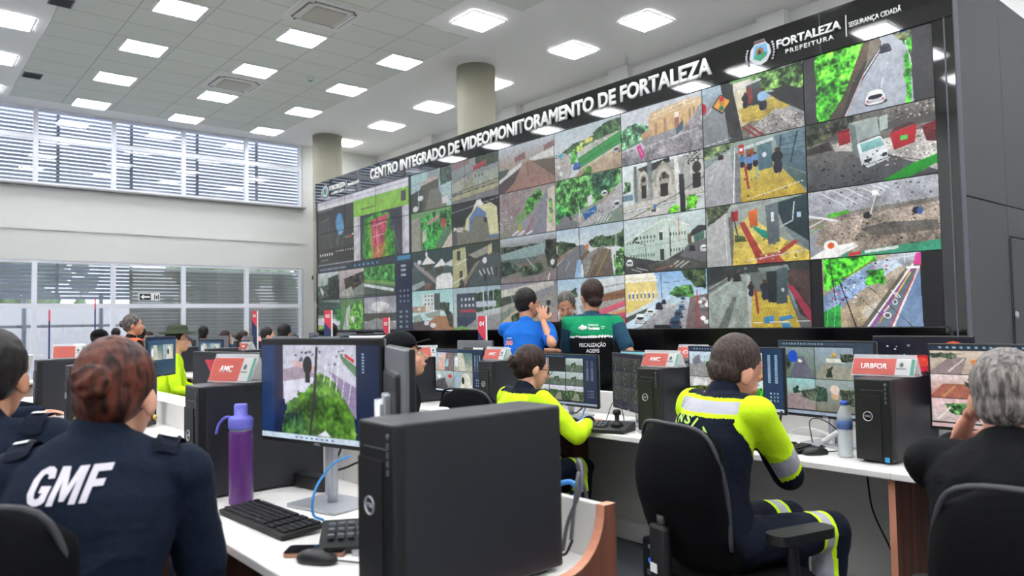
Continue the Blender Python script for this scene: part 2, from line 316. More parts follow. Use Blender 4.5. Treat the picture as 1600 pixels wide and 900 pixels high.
FEED = {
# column 10 (nearest), rows top to bottom
'a0': 'g 444 333;t 5cdb3a .9 .1 0 .58 0 .5 .28 .4 .55 .26 1 .1 1;t 3fae2a .9 .1 .5 .3 .4 .3 .8 .22 1 .1 1;q 6b5a48 4a4036 .5 .5 .0 .62 0 .58 .12 .42 .5 .3 1 .2 1 .34 .66;p 8f8575 .3 .55 .0 .63 0 .64 .1 .5 .4 .52 .3;q c3cad4 a9b2c0 .1 .62 0 .84 0 .855 1 .33 1 .45 .62 .66 .12;p b3bac5 .08 .74 .5 .8 .2 .855 .9 .62 1;l f2f4f8 .009 .64 .02 .645 .12 .48 .5 .34 1;l c4696e .005 .5 .42 .345 1;t 4fd13a .7 .8 .1 .855 .05 .85 1 .79 1 .81 .5;l eef2f5 .005 .80 .03 .85 .5;r 2b4d78 .77 0 .85 .12 .5;t 7d8a5e .8 .72 .0 .84 .02 .84 .14 .76 .1;l e6eaf0 .006 .7 .18 .69 .26;l e6eaf0 .006 .675 .36 .66 .46;l e6eaf0 .007 .64 .58 .625 .7;c 2c3c4c .665 .17 .085;c f4f6fa .575 .82 .15;r 3c3c3e 0 0 .1 1 .02;r 3c3c3e .855 0 1 1 .02',
'a1': 'g 5c5a55 3c3d40;q 76756f 45474c .5 0 .3 1 .3 1 1 0 1;t 3c4a36 .8 0 0 .45 0 .35 .15 .1 .3 0 .35;k 555550 .0 .0 1 .16 60;q 7d7a74 5a5854 .9 .4 .0 1 0 1 .22 .5 .2;k 8d8a84 .55 .02 1 .2 70;q cfcbc6 b0aca8 .8 .22 .36 .45 .3 .42 .52 .24 .46;q c9c5c0 b5b1ac .9 .6 .42 1 .36 1 .96 .62 .6;k bdb8b2 .62 .45 .98 .8 60;p 3d3a38 .6 .0 .36 .2 .3 .22 .44 0 .46;q b32430 8a1a24 .2 .27 .2 .38 .2 .37 .38 .28 .4;r 7a1520 .27 .18 .38 .22;c 3a3b40 .14 .36 .06;q a7b4b0 8d9b98 .1 .36 .1 .58 .08 .6 .34 .44 .38 .42 .6 .38 .5;p 6f7d7b .1 .36 .1 .41 .14 .44 .62 .39 .55;p b8c4c0 .1 .6 .1 .66 .08 .66 .28 .6 .3;q f2f5f8 c5cdd4 .05 .42 .42 .6 .36 .65 .5 .655 .7 .5 .78 .45 .72;q 9cd6d2 6a9fa0 .3 .445 .43 .6 .385 .63 .5 .46 .55;p dfe5ea .03 .46 .58 .65 .52 .65 .6 .475 .66;p 2a2c30 .1 .47 .66 .53 .645 .53 .69 .475 .71;p 2a2c30 .1 .61 .61 .65 .6 .65 .65 .61 .66;l 333 .006 .48 .74 .655 .68;p 3f4145 .1 .46 .7 .49 .77 .46 .8;q c92230 9b1620 .15 .67 .36 .87 .3 .85 .54 .7 .6;p 5a2a2a .5 .68 .36 .86 .29 .82 .25 .7 .3;r 56c45c .75 .42 .8 .48;q 7e1f24 521418 .3 .9 .34 1 .3 1 .58 .93 .55;k 6a3030 .92 .36 1 .5 8;l 2c2c2c .006 .66 .66 1 .86;q 1fa32a 138a1e .1 .6 1 .82 .82 1 .74 1 .86 .8 1;k 2b2c2f .0 .55 .6 1 46',
'a2': 'g a3a6ae 96999f;q b2b5bd 9da0a6 .5 0 0 1 0 1 .34 0 .4;k 85888e .0 .0 1 .35 70;l e8ebee .006 .12 .05 .3 .26;l e8ebee .006 .22 .03 .4 .25;l e8ebee .006 .32 .02 .5 .22;l e8ebee .006 .42 .02 .58 .18;l e8ebee .007 .52 .02 .62 .12;l e8ebee .007 .58 .02 .66 .1;q 7a756f 9a8e82 .9 0 .42 .45 .34 1 .3 1 .45 .5 .5 0 .56;q a69a8e 8d7f72 1.2 .1 .46 .45 .42 1 .36 1 .86 .5 .92 .25 .98 .05 .8;k 766a60 .2 .45 1 .9 80;q 5b5854 6b645c .9 .42 .62 .6 .56 .98 .6 1 .74 .7 .74 .5 .72;p 4fae2c .7 .16 .36 .34 .33 .34 .37 .18 .42;l e4e6e8 .018 0 .36 .1 .4 .24 .47;l cfd2d4 .01 0 .52 .12 .44;l 6aa842 .01 0 .62 .12 .5;e 2b2b2d .48 .44 .034 .05;l c9c9c6 .014 .505 .42 .55 .16;l 77726c .01 .52 .4 .56 .2;r f2f2ee .52 .1 .57 .17;e 223 .84 .45 .03 .05;e 3e5f9a .865 .46 .022 .05;p f2f2ef .08 .0 .98 .16 .84 .36 .8 .4 .86 .22 1 0 1;e f4f4f0 .18 .82 .06 .08;e e0602c .18 .82 .03 .045;l ddd .016 .24 .92 .38 .84;p 3d9a78 .4 .3 .94 1 .86 1 1 .26 1;p d9e3e0 .1 .45 .93 .7 .9 .7 .94 .45 .97;p c4343f .1 .32 .95 .42 .93 .42 .98 .32 1',
'a3': 'g 222 111;q b8ae9c a8916f .5 .1 0 .85 0 .85 1 .1 1;q b6ada0 9f8e74 .9 .2 1 .3 .55 .6 .2 .8 .1 .62 .5 .46 1;p c9c2b4 .3 .4 .8 .55 .6 .6 .7 .5 .95;t 48c832 .9 .1 0 .5 0 .52 .1 .3 .32 .1 .5;q 9cb6d8 8aa6cf .9 .1 .55 .3 .3 .5 .1 .56 .1 .56 .3 .3 .62 .2 .82 .1 .85;p c8d6e6 .6 .5 .1 .72 .02 .74 .14 .56 .32;l 9a5a30 .01 .26 .32 .5 .08;k cf3a48 .14 .42 .3 .72 16;k 3a62b8 .2 .3 .5 .6 20;k e8eef4 .12 .3 .66 .7 24;k cf3a48 .5 .08 .66 .24 8;t 46b832 .8 .44 .22 .58 .2 .58 .42 .46 .4;q 37b04a 2a8f3c .7 .1 .78 .24 .66 .24 1 .1 1;l 7be08a .005 .14 .7 .12 1;l 7be08a .005 .2 .7 .18 1;q c5ccd6 99a2ae .3 .64 .0 .85 0 .85 .06 .74 .2;l eef .004 .7 .0 .7 .16;l eef .004 .74 .0 .74 .14;l eef .004 .66 .06 .84 .04;p 6a6258 .2 .7 .3 .78 .14 .5 1 .4 1;q 566 78889c .1 .84 .1 .855 1 .45 1 .72 .34;q 6a86ae 7f97b8 .15 .845 .2 .855 1 .64 1 .76 .55;l fdfdff .012 .8 .16 .45 1;l b83aa8 .013 .81 .19 .48 1;l fdf4f4 .014 .84 .2 .64 1;l e23a50 .007 .835 .22 .62 1;l e8d832 .008 .78 .26 .66 .6;l e8a832 .008 .62 .7 .6 .76;l e8a832 .009 .57 .84 .54 .94;l fff .008 .64 .5 .68 .6;l fff .007 .67 .53 .7 .6;e eee .66 .66 .02 .04;e 667 .66 .66 .012 .026;l fff .008 .58 .78 .62 .7;e eee .6 .84 .03 .045;e 667 .6 .84 .02 .03;q e04aa8 d8408c .1 .82 .02 .855 0 .855 .18 .8 .16;l fff .02 .76 .2 .83 .2;l 1c1c1c .008 .16 0 .2 .6;l 1c1c1c .01 .24 .34 .36 1;l 1c1c1c .004 .24 .36 .6 .9;l 2c2c2c .004 .4 .3 .78 1;r 131315 0 0 .1 1 .02;r 131315 .855 0 1 1 .02',
# column 9
'b0': 'g b5bfc2 8a8e90;q a9c0cf 8f9aa0 .3 0 0 .28 0 .2 .3 0 .4;q 8f959a 7d8387 .1 0 .36 .2 .16 .3 1 0 1;l dfe3e6 .006 .02 .5 .2 .2;e b5202c .0 .34 .045 .1;q d5cfbf c9b884 .35 .28 .06 .55 .05 .62 .6 .45 1 .3 1;q 8f8a80 6c675f .8 .3 .86 .55 .7 .7 1 .3 1;q cdb95e b8a04a .5 .38 .5 .75 .42 .95 .6 .6 .76 .42 .72;o 8a7a3c .03 .3 .38 .5 .75 .42 .95 .6 .6 .76 .42 .72;q 2e332c 1e221e .7 .62 .1 1 .05 1 .75 .8 .5;t 5d8f4a .9 .5 .0 1 0 1 .42 .8 .3 .58 .34;q 2a2b2a 3a3a38 .7 .66 .34 1 .4 1 .78 .78 .52;q c4c2be 8e8c8a 1.2 .5 .84 .75 .62 1 .80 1 1 .48 1;k 9a9894 .55 .72 .95 .98 50;l 8e4440 .02 .42 .8 .56 1;l 8e4440 .02 .47 .78 .62 1;q 4e5656 2e3434 .3 .46 .14 .6 .12 .6 .5 .48 .48;l d5dadb .02 .33 .16 .6 .1;p 8a3a34 .1 .47 .2 .52 .18 .52 .44 .48 .44;h 222428 .45 .5 .26;h 9cc4e6 .62 .6 .36;r 334046 .28 0 .33 .16 .3;q 262829 3c3d3c .6 .2 0 .31 0 .37 .5 .42 1 .28 1 .24 .5;p 222324 .1 .1 .34 .2 .17 .31 .31 .21 .5;p e8a24a .06 .12 .34 .2 .19 .295 .31 .21 .47;e c83038 .21 .25 .026 .045;e b89430 .208 .325 .024 .04;e 2f7a5a .205 .4 .026 .045;r 6c9c5e .3 0 .62 .05 .5;l e8ecec .004 .02 .97 .3 .93',
'b1': 'g 93a69f 6f7a7a;t 54704c .8 0 0 .34 0 .2 .14 0 .2;k 5a5e60 .05 .1 .3 .24 24;q b3b4b6 9b9da0 .12 0 .36 .28 .12 .33 1 0 1;l eceeef .01 .33 .1 .3 .98;l e4e6e8 .005 .1 .46 .05 .6;l e4e6e8 .005 .16 .32 .14 .38;l e4e6e8 .006 .02 .75 .0 .82;p 7e807f .3 .33 .2 .36 .2 .42 1 .33 1;q cdbb62 c4a83e .3 .38 .42 .68 .4 .92 .8 1 1 .38 1;o 94813a .035 .3 .38 .42 .68 .4 .92 .8 1 1 .38 1;k 8a7a48 .42 .6 .9 .98 26;l 9c4038 .025 .43 .42 .455 .78;q 6e8894 4c626c .3 .72 .04 1 0 1 .7 .78 .5;l 3c5058 .004 .76 .12 1 .1;l 3c5058 .004 .76 .2 1 .2;l 3c5058 .004 .76 .28 1 .3;l 3c5058 .004 .77 .36 1 .4;l 26363c .01 .78 .05 .76 .45;l 26363c .01 .93 .05 .86 .5;q 5d7672 4a605c .3 .74 .46 1 .72 1 .92 .9 .8;q 5f7f88 4c6a74 .1 .55 .12 .69 .1 .7 .52 .56 .54;e dde .62 .3 .02 .04;l d5dcdc .026 .4 .14 .7 .08;r 8a5038 .44 .17 .52 .36;l 8fa89c .016 .53 .0 .545 .66;r b83428 .37 .07 .42 .22;r dde .38 .12 .41 .17;c 26292c .18 .2 .06;c 3c4044 .26 .08 .035;h 4a78b0 .4 .44 .22;h 5f86b8 .47 .5 .26;h 6c8cc0 .53 .46 .24;h 22262a .74 .62 .4;l e8ecec .004 .45 .96 .98 .8',
'b2': 'g a4b0aa 7d857f;t 42503c .8 0 0 .26 0 .2 .16 0 .32;q b9bab8 a6a8a6 .12 0 .36 .22 .12 .27 1 0 1;l e4e4e2 .006 .2 .2 .22 1;p 6a6c68 .3 .24 .2 .28 .2 .3 1 .26 1;q cdbf76 d2b84e .45 .3 .4 .45 .22 .75 .62 1 .86 1 1 .27 1;k 7d6c3c .3 .55 .95 .95 34;q a8463c 98382e .3 .35 .32 .4 .3 .62 1 .53 1;l a8463c .04 .6 1 .9 .68;q b8544a a04038 .3 .5 1 .58 .86 .7 .84 .78 1;k d8cfa0 .55 .82 .95 .96 16;q 2c4044 243436 .3 .7 .08 1 0 1 .8 .78 .46;q 7c8c90 5a686c .3 .78 .44 1 .72 1 .86 .8 .54;l b8c8c8 .01 .88 .1 .86 .38 .74 .46;r a8c4d8 .9 .26 .935 .34;q e0763a b85424 .1 .44 .16 .53 .12 .535 .4 .46 .42;q 2c9c84 1f7a68 .1 .48 .38 .62 .5 .63 .6 .6 .62 .5 .46;q 6f7a80 525c62 .2 .61 .1 .73 .06 .74 .68 .63 .72;r dfe5e8 .665 .22 .69 .36;r a32c34 .27 .08 .34 .28;l 3c4034 .014 .28 .08 .34 .6;l 9a9c9a .03 .28 .1 .66 .02;q 5c6a40 4a5a34 .8 .3 .5 .4 .54 .42 .62 .3 .62;l ccd .005 .4 .94 .98 .84',
'b3': 'g 65706c 5a5c5a;q 2c3230 3a403c .7 0 0 1 0 1 .14 .4 .12 0 .3;q 99a69e 8a938c .5 0 .42 .34 .14 .42 .14 .44 1 0 1;q 6a706c 5f6662 .4 .1 1 .26 .5 .3 .5 .2 1;l d5dad5 .005 .02 .46 .34 .16;l d5dad5 .004 .0 .36 .24 .16;p b0b4ac .2 .4 .16 .44 .16 .47 1 .42 1;q c9b44c bda438 .35 .46 .42 .8 .5 .9 1 .44 1;o 8a7830 .03 .2 .46 .42 .8 .5 .9 1 .44 1;l 9c3c34 .026 .49 .42 .51 .76;q 3f86b4 34749e .3 .56 .84 .66 .8 .66 .92 .57 .94;q 3f86b4 34749e .3 .7 .84 .82 .8 .84 .86 .72 .9;q 3f86b4 34749e .3 .72 .92 .8 .92 .82 1 .74 1;q 7ca0a8 60848c .3 .8 .4 .84 .4 .9 .7 .86 .72;q 4a3a38 3a2c2c .7 .76 .1 1 .14 1 .9 .9 .8;q a83a50 8c2c40 .4 .78 .34 .84 .36 1 .76 1 .96;q 8a9490 6a7470 .3 .52 .06 .8 .04 .82 .12 .54 .14;q 242c2e 1c2224 .2 .6 .12 .7 .12 .7 .62 .61 .6;q 4a5c60 38484c .2 .7 .1 .8 .08 .79 .62 .69 .64;e b8c4c4 .75 .42 .015 .03;h 2c2c30 .445 .5 .24;h 22262c .58 .56 .32;k 2c2420 .6 .3 .68 .55 8;c 26292c .31 .19 .085;c 5a6060 .33 .08 .04;c 8a9090 .4 .06 .03;e 222 .23 .2 .014 .05;l e8ecec .004 .46 .92 .98 .9',
# column 8
'c0': 'g c9cfd6 c3c6cc;q 7d9a86 5f8468 .3 0 .5 .1 .42 .2 .4 .3 .5 .3 .62 0 .72;t 6fae84 .8 0 .36 .12 .26 .26 .3 .42 .42 .35 .6 .2 .62 0 .7;q d9bc90 cfa974 .12 .36 .22 .4 .14 .9 .06 .93 .42 .8 .58 .5 .62 .36 .52;q e2c79c d5b078 .1 .93 .06 1 .14 .98 .42 .9 .5;q c9a884 b98f6c .2 .26 .5 .4 .4 .4 .62 .28 .62;l efe6cc .008 .4 .2 .92 .08;l efe6cc .006 .4 .26 .92 .16;e e8dcc0 .55 .16 .02 .05;e e8dcc0 .8 .12 .02 .05;r b08a78 .44 .34 .47 .54;r b08a78 .55 .3 .58 .54;r a87060 .68 .28 .73 .56;r f0e8d8 .68 .24 .73 .34;r 9a8468 .85 .24 .87 .48;r 9a8468 .9 .24 .92 .46;q 9fa0a4 8a8b90 .6 .26 .6 .5 .56 .7 .52 .7 .66 .3 .74;l 6a6b70 .004 .2 .6 .7 .54;w 8a8c90 .28 .58 .68 .68 18 1;q 4f6f80 3f5866 .3 .69 .56 .78 .4 .785 .6 .7 .68;q b0adb0 8f8c92 1.0 0 .74 .7 .66 1 .34 1 1 0 1;q a8a5a8 98959a .8 .72 .68 1 .2 1 .4 .8 .74;l d0ced2 .006 .1 .78 .95 .62;k 8a888c .1 .76 1 1 90 .006;q e03a9a c82a84 .1 .2 .7 .25 .66 .3 .88 .26 .94;l f5c8e0 .006 .235 .74 .27 .86;q 4f5560 6a7078 .2 0 .84 .04 .84 .1 1 .02 1;l e8ecec .004 .7 .04 .96 .03',
'c1': 'g dde8ea c9d0cf;p a8aba6 .2 .14 .14 1 0 1 .7 .15 .74;q 2c2e2c 4a4c48 .7 .2 .1 .6 .0 .62 .08 .3 .24;q b5b2a6 98968c .4 .24 .3 .4 .22 .4 .7 .24 .7;q c6c2b4 a9a698 .2 .38 .46 .52 .04 .68 .26 .68 .66 .4 .66;l 5a5c56 .008 .37 .44 .52 .04 .66 .24;e 9b988c .535 .38 .12 .30;e b5b2a6 .535 .39 .10 .26;e cbc8bc .535 .4 .085 .22;e a8a59a .535 .41 .07 .18;p c6c2b4 .1 .4 .5 .46 .5 .46 .68 .4 .68;p c6c2b4 .1 .6 .5 .66 .5 .66 .66 .6 .66;e 3a3a36 .535 .31 .032 .065;e 5a5a54 .49 .36 .018 .04;e 5a5a54 .58 .34 .018 .04;r 2a2824 .49 .46 .58 .68;l 77756c .008 .49 .45 .58 .45;e c6c2b4 .28 .36 .065 .2;e 8f8d82 .28 .38 .045 .15;r 2c2a28 .25 .42 .315 .66;e 33332f .28 .32 .028 .05;e c9c6bc .92 .3 .08 .2;e 3a3a36 .92 .28 .05 .1;r 2c2a28 .87 .38 .96 .64;q 5f686c 7a8484 .4 .155 .04 .195 .04 .2 .7 .16 .7;q 6f797c 8c9694 .4 .33 .0 .39 0 .39 .72 .34 .72;t 4a7a54 .8 .02 .3 .1 .3 .1 .5 .02 .5;r 6a8a9a 0 .55 .14 .66 .5;q d2cfc8 b8b5ae .3 0 .76 1 .62 1 .74 0 .84;l 8f8d86 .006 0 .84 1 .72;l 6a6862 .008 0 .88 1 .77;l 8f8d86 .006 0 .92 1 .8;q cdcac4 c0bdb8 .2 0 .93 .6 .86 .6 1 0 1;q e2e6e4 cfd3d1 .2 .66 .0 .70 .0 .78 1 .68 1;q 3a3c3c 1f2122 .3 .71 .35 .77 .35 .785 1 .72 1;l 2c2c2c .008 .08 1 .66 .7 1 .46;l 2c2c2c .005 .8 .0 .7 .6;k 2a2c2c .82 0 .96 .2 26 .014;l 2c2c2c .006 .8 .1 1 .16;t 6fd435 .7 .56 .95 .64 .86 .69 .9 .69 1 .56 1;t 6fd435 .7 .78 .76 .88 .74 .91 .84 .88 .98 .79 .98;h c8b440 .38 .93 .12;h 3a6cc0 .41 .93 .14',
'c2': 'g c3d2d4 b9c6c6;q 4a4c4a 3a3c3c .5 0 .62 .4 .8 1 .55 1 1 0 1;q c4d6cc a9beb3 .12 .0 .42 .42 .12 .5 .06 .58 .06 .82 .22 .79 .62 .5 .82 .04 .68 0 .64;q cfdcd2 b4c4ba .08 .5 .2 .82 .26 .79 .62 .5 .82;q b8c8c0 a8b8b0 .1 .43 .14 .44 .03 .56 .02 .58 .14 .5 .06;l e4ece6 .01 0 .42 .42 .14 .5 .08 .58 .1 .82 .24;l 8fa096 .005 .0 .45 .42 .17;w 3f4f4a .03 .40 .4 .48 10 1;w 3f4f4a .2 .3 .42 .42 5 1;w 4a5a54 .08 .62 .4 .74 10 1;w 3a4a46 .58 .3 .78 .42 6 1;w 4a5a54 .58 .58 .78 .7 6 1;e dfe8e2 .48 .36 .035 .11;r 33403c .458 .3 .502 .44;l 8fa096 .006 .02 .56 .42 .52 .78 .48;r 2f3634 .465 .6 .51 .8;q 6a5a3c 54492e .3 .79 .4 .84 .36 .84 .56 .8 .6;l c87a5a .01 .695 .1 .69 .5;l 23292a .01 .585 .24 .59 .8;l 23292a .006 .28 .46 .285 .8;l 23292a .006 .14 .42 .28 .5;k 26302c .1 .36 .2 .44 6 .02;q 3a3e3c 2a2e2e .4 .84 .34 .92 .26 1 .28 1 .36 .84 .44;q 4f7a68 3f6454 .3 .86 .42 .98 .36 .98 .5 .87 .54;q 55574f 45463f .6 .3 .86 .6 .78 1 .9 1 1 .36 1;q 6a6c6c 5a5c5c .2 .8 .56 1 .5 1 .9 .7 .76;l c9c9c4 .009 .58 .93 .68 .84;l c9c9c4 .009 .64 .94 .74 .85;l c9c9c4 .009 .7 .95 .8 .86;l bcbcb6 .008 .16 .9 .3 .96;l bcbcb6 .008 .1 .92 .22 .98;l a85a60 .008 .4 .96 .62 .9;c d5dade .07 .8 .09;c dfe4e8 .97 .66 .08;c 2a2c30 .84 .64 .07;l e8ecec .004 .62 .06 .95 .03',
'c3': 'g 8ab4e0 c9dcec 0 .6;q b8bcc0 8f9092 .4 .2 .95 .55 .5 .72 .48 1 .9 1 1 .1 1;k 77787a .3 .6 .8 1 60 .006;q e6e2c8 d9cf9a .1 0 .02 .4 .06 .42 .44 .2 .64 0 .74;q e8d58c dcc46c .15 0 .16 .4 .16 .42 .44 .2 .62 0 .7;w f0f2f2 .02 .26 .4 .56 7 1;w 5f7488 .03 .32 .39 .5 7 1;l f2f0e4 .014 0 .14 .42 .14;l f2f0e4 .01 0 .05 .4 .08;r f2f0e4 0 .0 .38 .05 .1;l d8d8d4 .02 0 .78 .42 .47;q 4c5a48 3c4a3a .4 0 .9 .3 .68 .3 .62 .0 .8;q 7c6c6c 6a5a5a .5 .8 .46 1 .42 1 1 .74 1;t 3f7a3c .9 .56 .4 .62 .28 .82 .26 .86 .46 .7 .48;t 2f4a2c .9 .68 0 1 0 1 .34 .86 .28 .76 .1;q a8c8d0 c0d4d8 .1 .56 .48 .7 .46 .66 .56 .58 .6;c dfe6ea .19 .82 .13;c e8ecee .32 .7 .1;c 1f2c3e .43 .6 .09;c 263448 .49 .53 .06;c 4a6c94 .72 .48 .05;c bfd0e0 .71 .55 .06;c 5a7ea8 .7 .63 .075;c 34506e .66 .75 .1;c 2a4464 .62 .9 .14;r 1a1c22 .36 .93 .56 1;l c02a34 .012 .88 .36 .885 1;l c02a34 .006 .88 .5 1 .52;l 4a5a68 .008 .46 0 .47 .46;l 4a5a68 .004 .47 .2 .9 .16;k d5dadf .9 .5 1 .9 10 .03',
# column 7
'd0': 'g b9c9d2 cdd6da 0 .5;t 3f6f3c .7 .08 .46 .3 .32 .55 .28 1 .08 1 .3 .5 .42 .1 .56;q b8b4b0 a09c98 .5 0 .5 .15 .45 .3 .6 .24 1 0 1;q c8c4bc b4b0a8 .3 .4 .5 1 .24 1 .36 .4 .62;k c9c9c4 .4 .34 .9 .44 24 .012;k 8f8a88 0 .42 .15 .8 26 .014;l d8d4d0 .006 .14 .5 .1 1;t a3c85a .8 .28 .44 .44 .34 .56 .34 .42 .5 .3 .52;r e8d870 .48 .28 .6 .36 .2;q 2f9a44 24883a .12 .36 .64 1 .3 1 .54 .4 .84;l 6ac47c .004 .4 .8 1 .5;l 6ac47c .004 .38 .7 1 .36;q cfc8b8 beb6a4 .2 .36 .86 1 .54 1 .6 .4 .92;t 2f5f30 .8 .6 .2 .8 .06 1 .06 1 .3 .62 .36;q b8a488 a8947a .5 .28 1 .4 .9 1 .58 1 1;l 6f7a6c .008 .74 .12 .745 .74;t 3f9a3c .7 .26 .5 .33 .44 .37 .5 .35 .72 .26 .74;c 2c5cac .345 .78 .1;l 3a6cc8 .03 .3 .8 .4 .76;t 56a838 .7 .46 .88 .52 .82 .58 .86 .56 1 .44 1;c c8ccd0 .93 .64 .09;e 3ab0c8 .1 .5 .04 .05;e d8dcdc .06 .72 .03 .04;e d8dcdc .1 .86 .03 .05',
'd1': 'g 90ac8c 7c8c80;t 4f9a4c .9 0 0 1 0 .96 .36 .72 .52 .5 .6 .3 .72 .1 .9 0 .84;t 2f6a48 .9 .5 0 .96 0 .9 .32 .62 .42;t 3fae4c .8 0 .5 .14 .5 .2 .7 .12 .86 0 .9;q bdbec0 a9aaac .3 .7 .58 .96 .28 1 .3 1 .7 .5 1 .3 1 .36 .84;q b4b0a8 a09c94 .4 .2 .9 .4 .74 .66 .66 .6 .84 .4 .92 .3 1;q 7f8184 6f7174 .2 0 .9 .14 .72 .4 .94 .34 1 0 1;p e4e8e6 .1 .5 .44 .57 .38 .575 .58 .5 .62;l d8dcda .012 .37 .6 .38 .86;l 5a5c5a .006 .62 .4 .63 .8;q 2c6cb8 1f5490 .15 .42 .74 .62 .62 .635 .74 .46 .88;w c8dcf0 .44 .7 .62 .76 6 1;c e8ecf0 .75 .42 .08;c d8dce0 .92 .66 .1;l e8eae8 .01 .62 .98 .68 .86;l e8eae8 .01 .67 .98 .73 .86;l e8eae8 .01 .72 .97 .78 .85;l e8eae8 .01 .77 .96 .83 .85;l b87a74 .014 .68 .62 .9 .38;k 50545a .6 .66 .76 .8 8 .012;c 303438 .24 .8 .04',
'd2': 'g b0c8d8 d8e0e4 0 .4;q 74787c 686c70 .12 0 1 0 .72 .3 .36 .42 .34 .5 .42 .3 1;l d8dadc .005 .14 .82 .2 .66;q 8f7a6c 7c685c .4 0 .56 .28 .34 .3 .38 0 .7;t 2f4a30 .9 0 .22 .14 .24 .3 .3 .34 .36 .2 .42 0 .6;t 35583a .9 .48 .32 .6 .22 .9 .24 1 .14 1 .5 .86 .46 .55 .42;q 8c8a84 77736c .5 .42 1 .4 .6 .6 .46 .7 .42 .8 .5 .86 1;o c4c0b8 .05 .5 .44 1 .42 .6 .5 .5 .52 .8;q 75695a 62584c .5 .46 1 .56 .6 .64 .46 .82 .5 .85 1;q 86b0d8 9cc0e0 .1 .28 1 .32 .66 .38 .62 .38 1;l d09a3c .008 .6 1 .8 .48;l b88a4c .007 .48 1 .7 .46;t 4f8f45 .8 .88 .56 1 .48 1 1 .87 1;k e8ecec .9 .6 1 .9 12 .01;r d8742c .46 .34 .5 .46;l 3c4244 .012 .36 0 .37 .62;l c8ccc8 .01 .9 .16 .88 .7;l c8ccc8 .006 .9 .16 .8 .08;q 6a5e48 5a503c .4 .36 .62 .48 .46 .52 .5 .4 .68',
'd3': 'g a8c8e0 bccfd8 0 .4;t 2f5a38 .8 0 .34 .3 .18 .32 .36 0 .5;q b4b6b4 a4a6a4 .3 0 .5 .3 .42 .34 1 0 1;k d0d4d8 0 .42 .26 .9 60 .018;k 24282c .02 .42 .28 .95 34 .02;t 62b84a .6 .02 .44 .09 .46 .07 .8 .02 .8;q dfe4e6 c4cacc .08 .3 .42 .38 .1 1 0 1 .24 .6 .34;l 7c8488 .01 .5 .24 .98 .16;q 9a6a44 7c5236 .3 .5 .38 1 .26 1 .42 .56 .5;w 5a3826 .55 .3 .98 .42 12 1;q a8a49c 98948c .4 .34 .54 1 .42 1 .56 .4 .74;q e06078 d04c68 .12 .5 .7 1 .46 1 .58 .54 .8;q dca868 cf985a .2 .48 .98 .64 .74 1 .62 1 .7 .6 1;q e2506c c83c58 .25 .54 1 .7 .78 1 .68 1 1;k 3c5c90 .62 .72 1 .96 16 .014;k 4a2c34 .6 .72 1 .98 20 .012',
# column 6
'e0': 'g bcd a98 0 .4;p 955 .3 .3 .28 .5 .2 .5 .35 .3 .38;p 966 .3 .82 .18 1 .12 1 .3 .82 .35;s .1;p ddd .15 0 .65 .45 .4 .42 .5 0 .8;p 454 .5 0 .5 .2 .5 .15 .62 0 .7;p a76 .25 .45 .45 .6 .42 1 .85 1 1 .05 1 .35 .7;p 544 .4 0 .78 .42 .52 .3 .8 .1 1 0 1;p 654 .4 .6 .42 1 .5 1 .88 .8 .65;p ddd .1 .55 .38 1 .25 1 .45 .65 .45;l 854 .015 .53 .42 .55 .75;l 976 .02 .65 .5 .95 .9',
'e1': 'g a99 887;p 988 .5 0 0 .6 0 .3 .6 0 .9;k c44 0 .1 .45 .5 40;k eee 0 .3 .3 .8 30;t 4b3 .9 .5 .25 .72 .05 .8 .2 .6 .5 .4 .65;p 7b5 .4 .3 .6 .5 .42 .5 .6 .35 .75;p 99a .1 .25 .98 .45 .65 .6 .6 .45 1 .2 1;p 889 .12 .5 1 .75 .3 .88 .1 .9 1;p dcb .2 .88 .1 1 .05 1 1 .84 1;t 7b5 .6 .88 .3 .95 .3 .96 .8 .9 .8;l d36 .015 .5 .95 .62 .65;l eee .02 .25 .95 .35 .88;l eee .02 .35 .98 .45 .9;l eee .02 .5 .98 .6 .92;k eee .68 .2 .8 .8 8;e bb3 .38 .82 .03 .1',
'e2': 'g bcd 776 0 .35;t 343 .8 0 .2 1 .2 1 .4 0 .35;p 8aa .15 0 .35 .5 .25 .95 .18 .85 .42 .4 .5 .05 .48;p 566 .3 .05 .48 .7 .48 .6 .58 .1 .6;p 765 .3 .3 .6 .75 .55 .8 .8 .4 .85;t 243 .9 0 .5 .3 .6 .4 .75 .2 .8 0 .85;t 353 .9 .35 .65 .75 .62 .78 .85 .4 .88;t 232 .9 .8 .15 1 .15 1 .8 .85 .7;p 877 .3 0 .88 .5 .9 1 .75 1 1 0 1;e ddd .93 .62 .035 .06;l eee .015 .85 1 .88 .85;l bcb .012 .5 .5 .62 .7',
'e3': 'g 889 998;p 998 .2 .35 1 .75 .35 1 .2 1 1;p ccb .2 0 .15 .5 .05 .95 0 .95 .1 .5 .25 0 .35;p 343 .5 0 .3 .5 .2 .5 .35 0 .55;p aa9 .3 0 .5 .4 .35 .45 .42 0 .75;p cb8 .3 0 .8 .35 .45 .4 .5 .1 1 0 1;p 787 .4 0 .65 .3 .45 .35 .5 0 .85;l 9aa .01 .2 .25 .25 .8;t 353 .8 .2 .7 .32 .62 .35 .9 .2 .95;e 223 .85 .45 .04 .06;e 223 .82 .6 .05 .07;e 889 .92 .5 .04 .05;p c88 .3 .88 .9 1 .55 1 1 .8 1',
# column 5
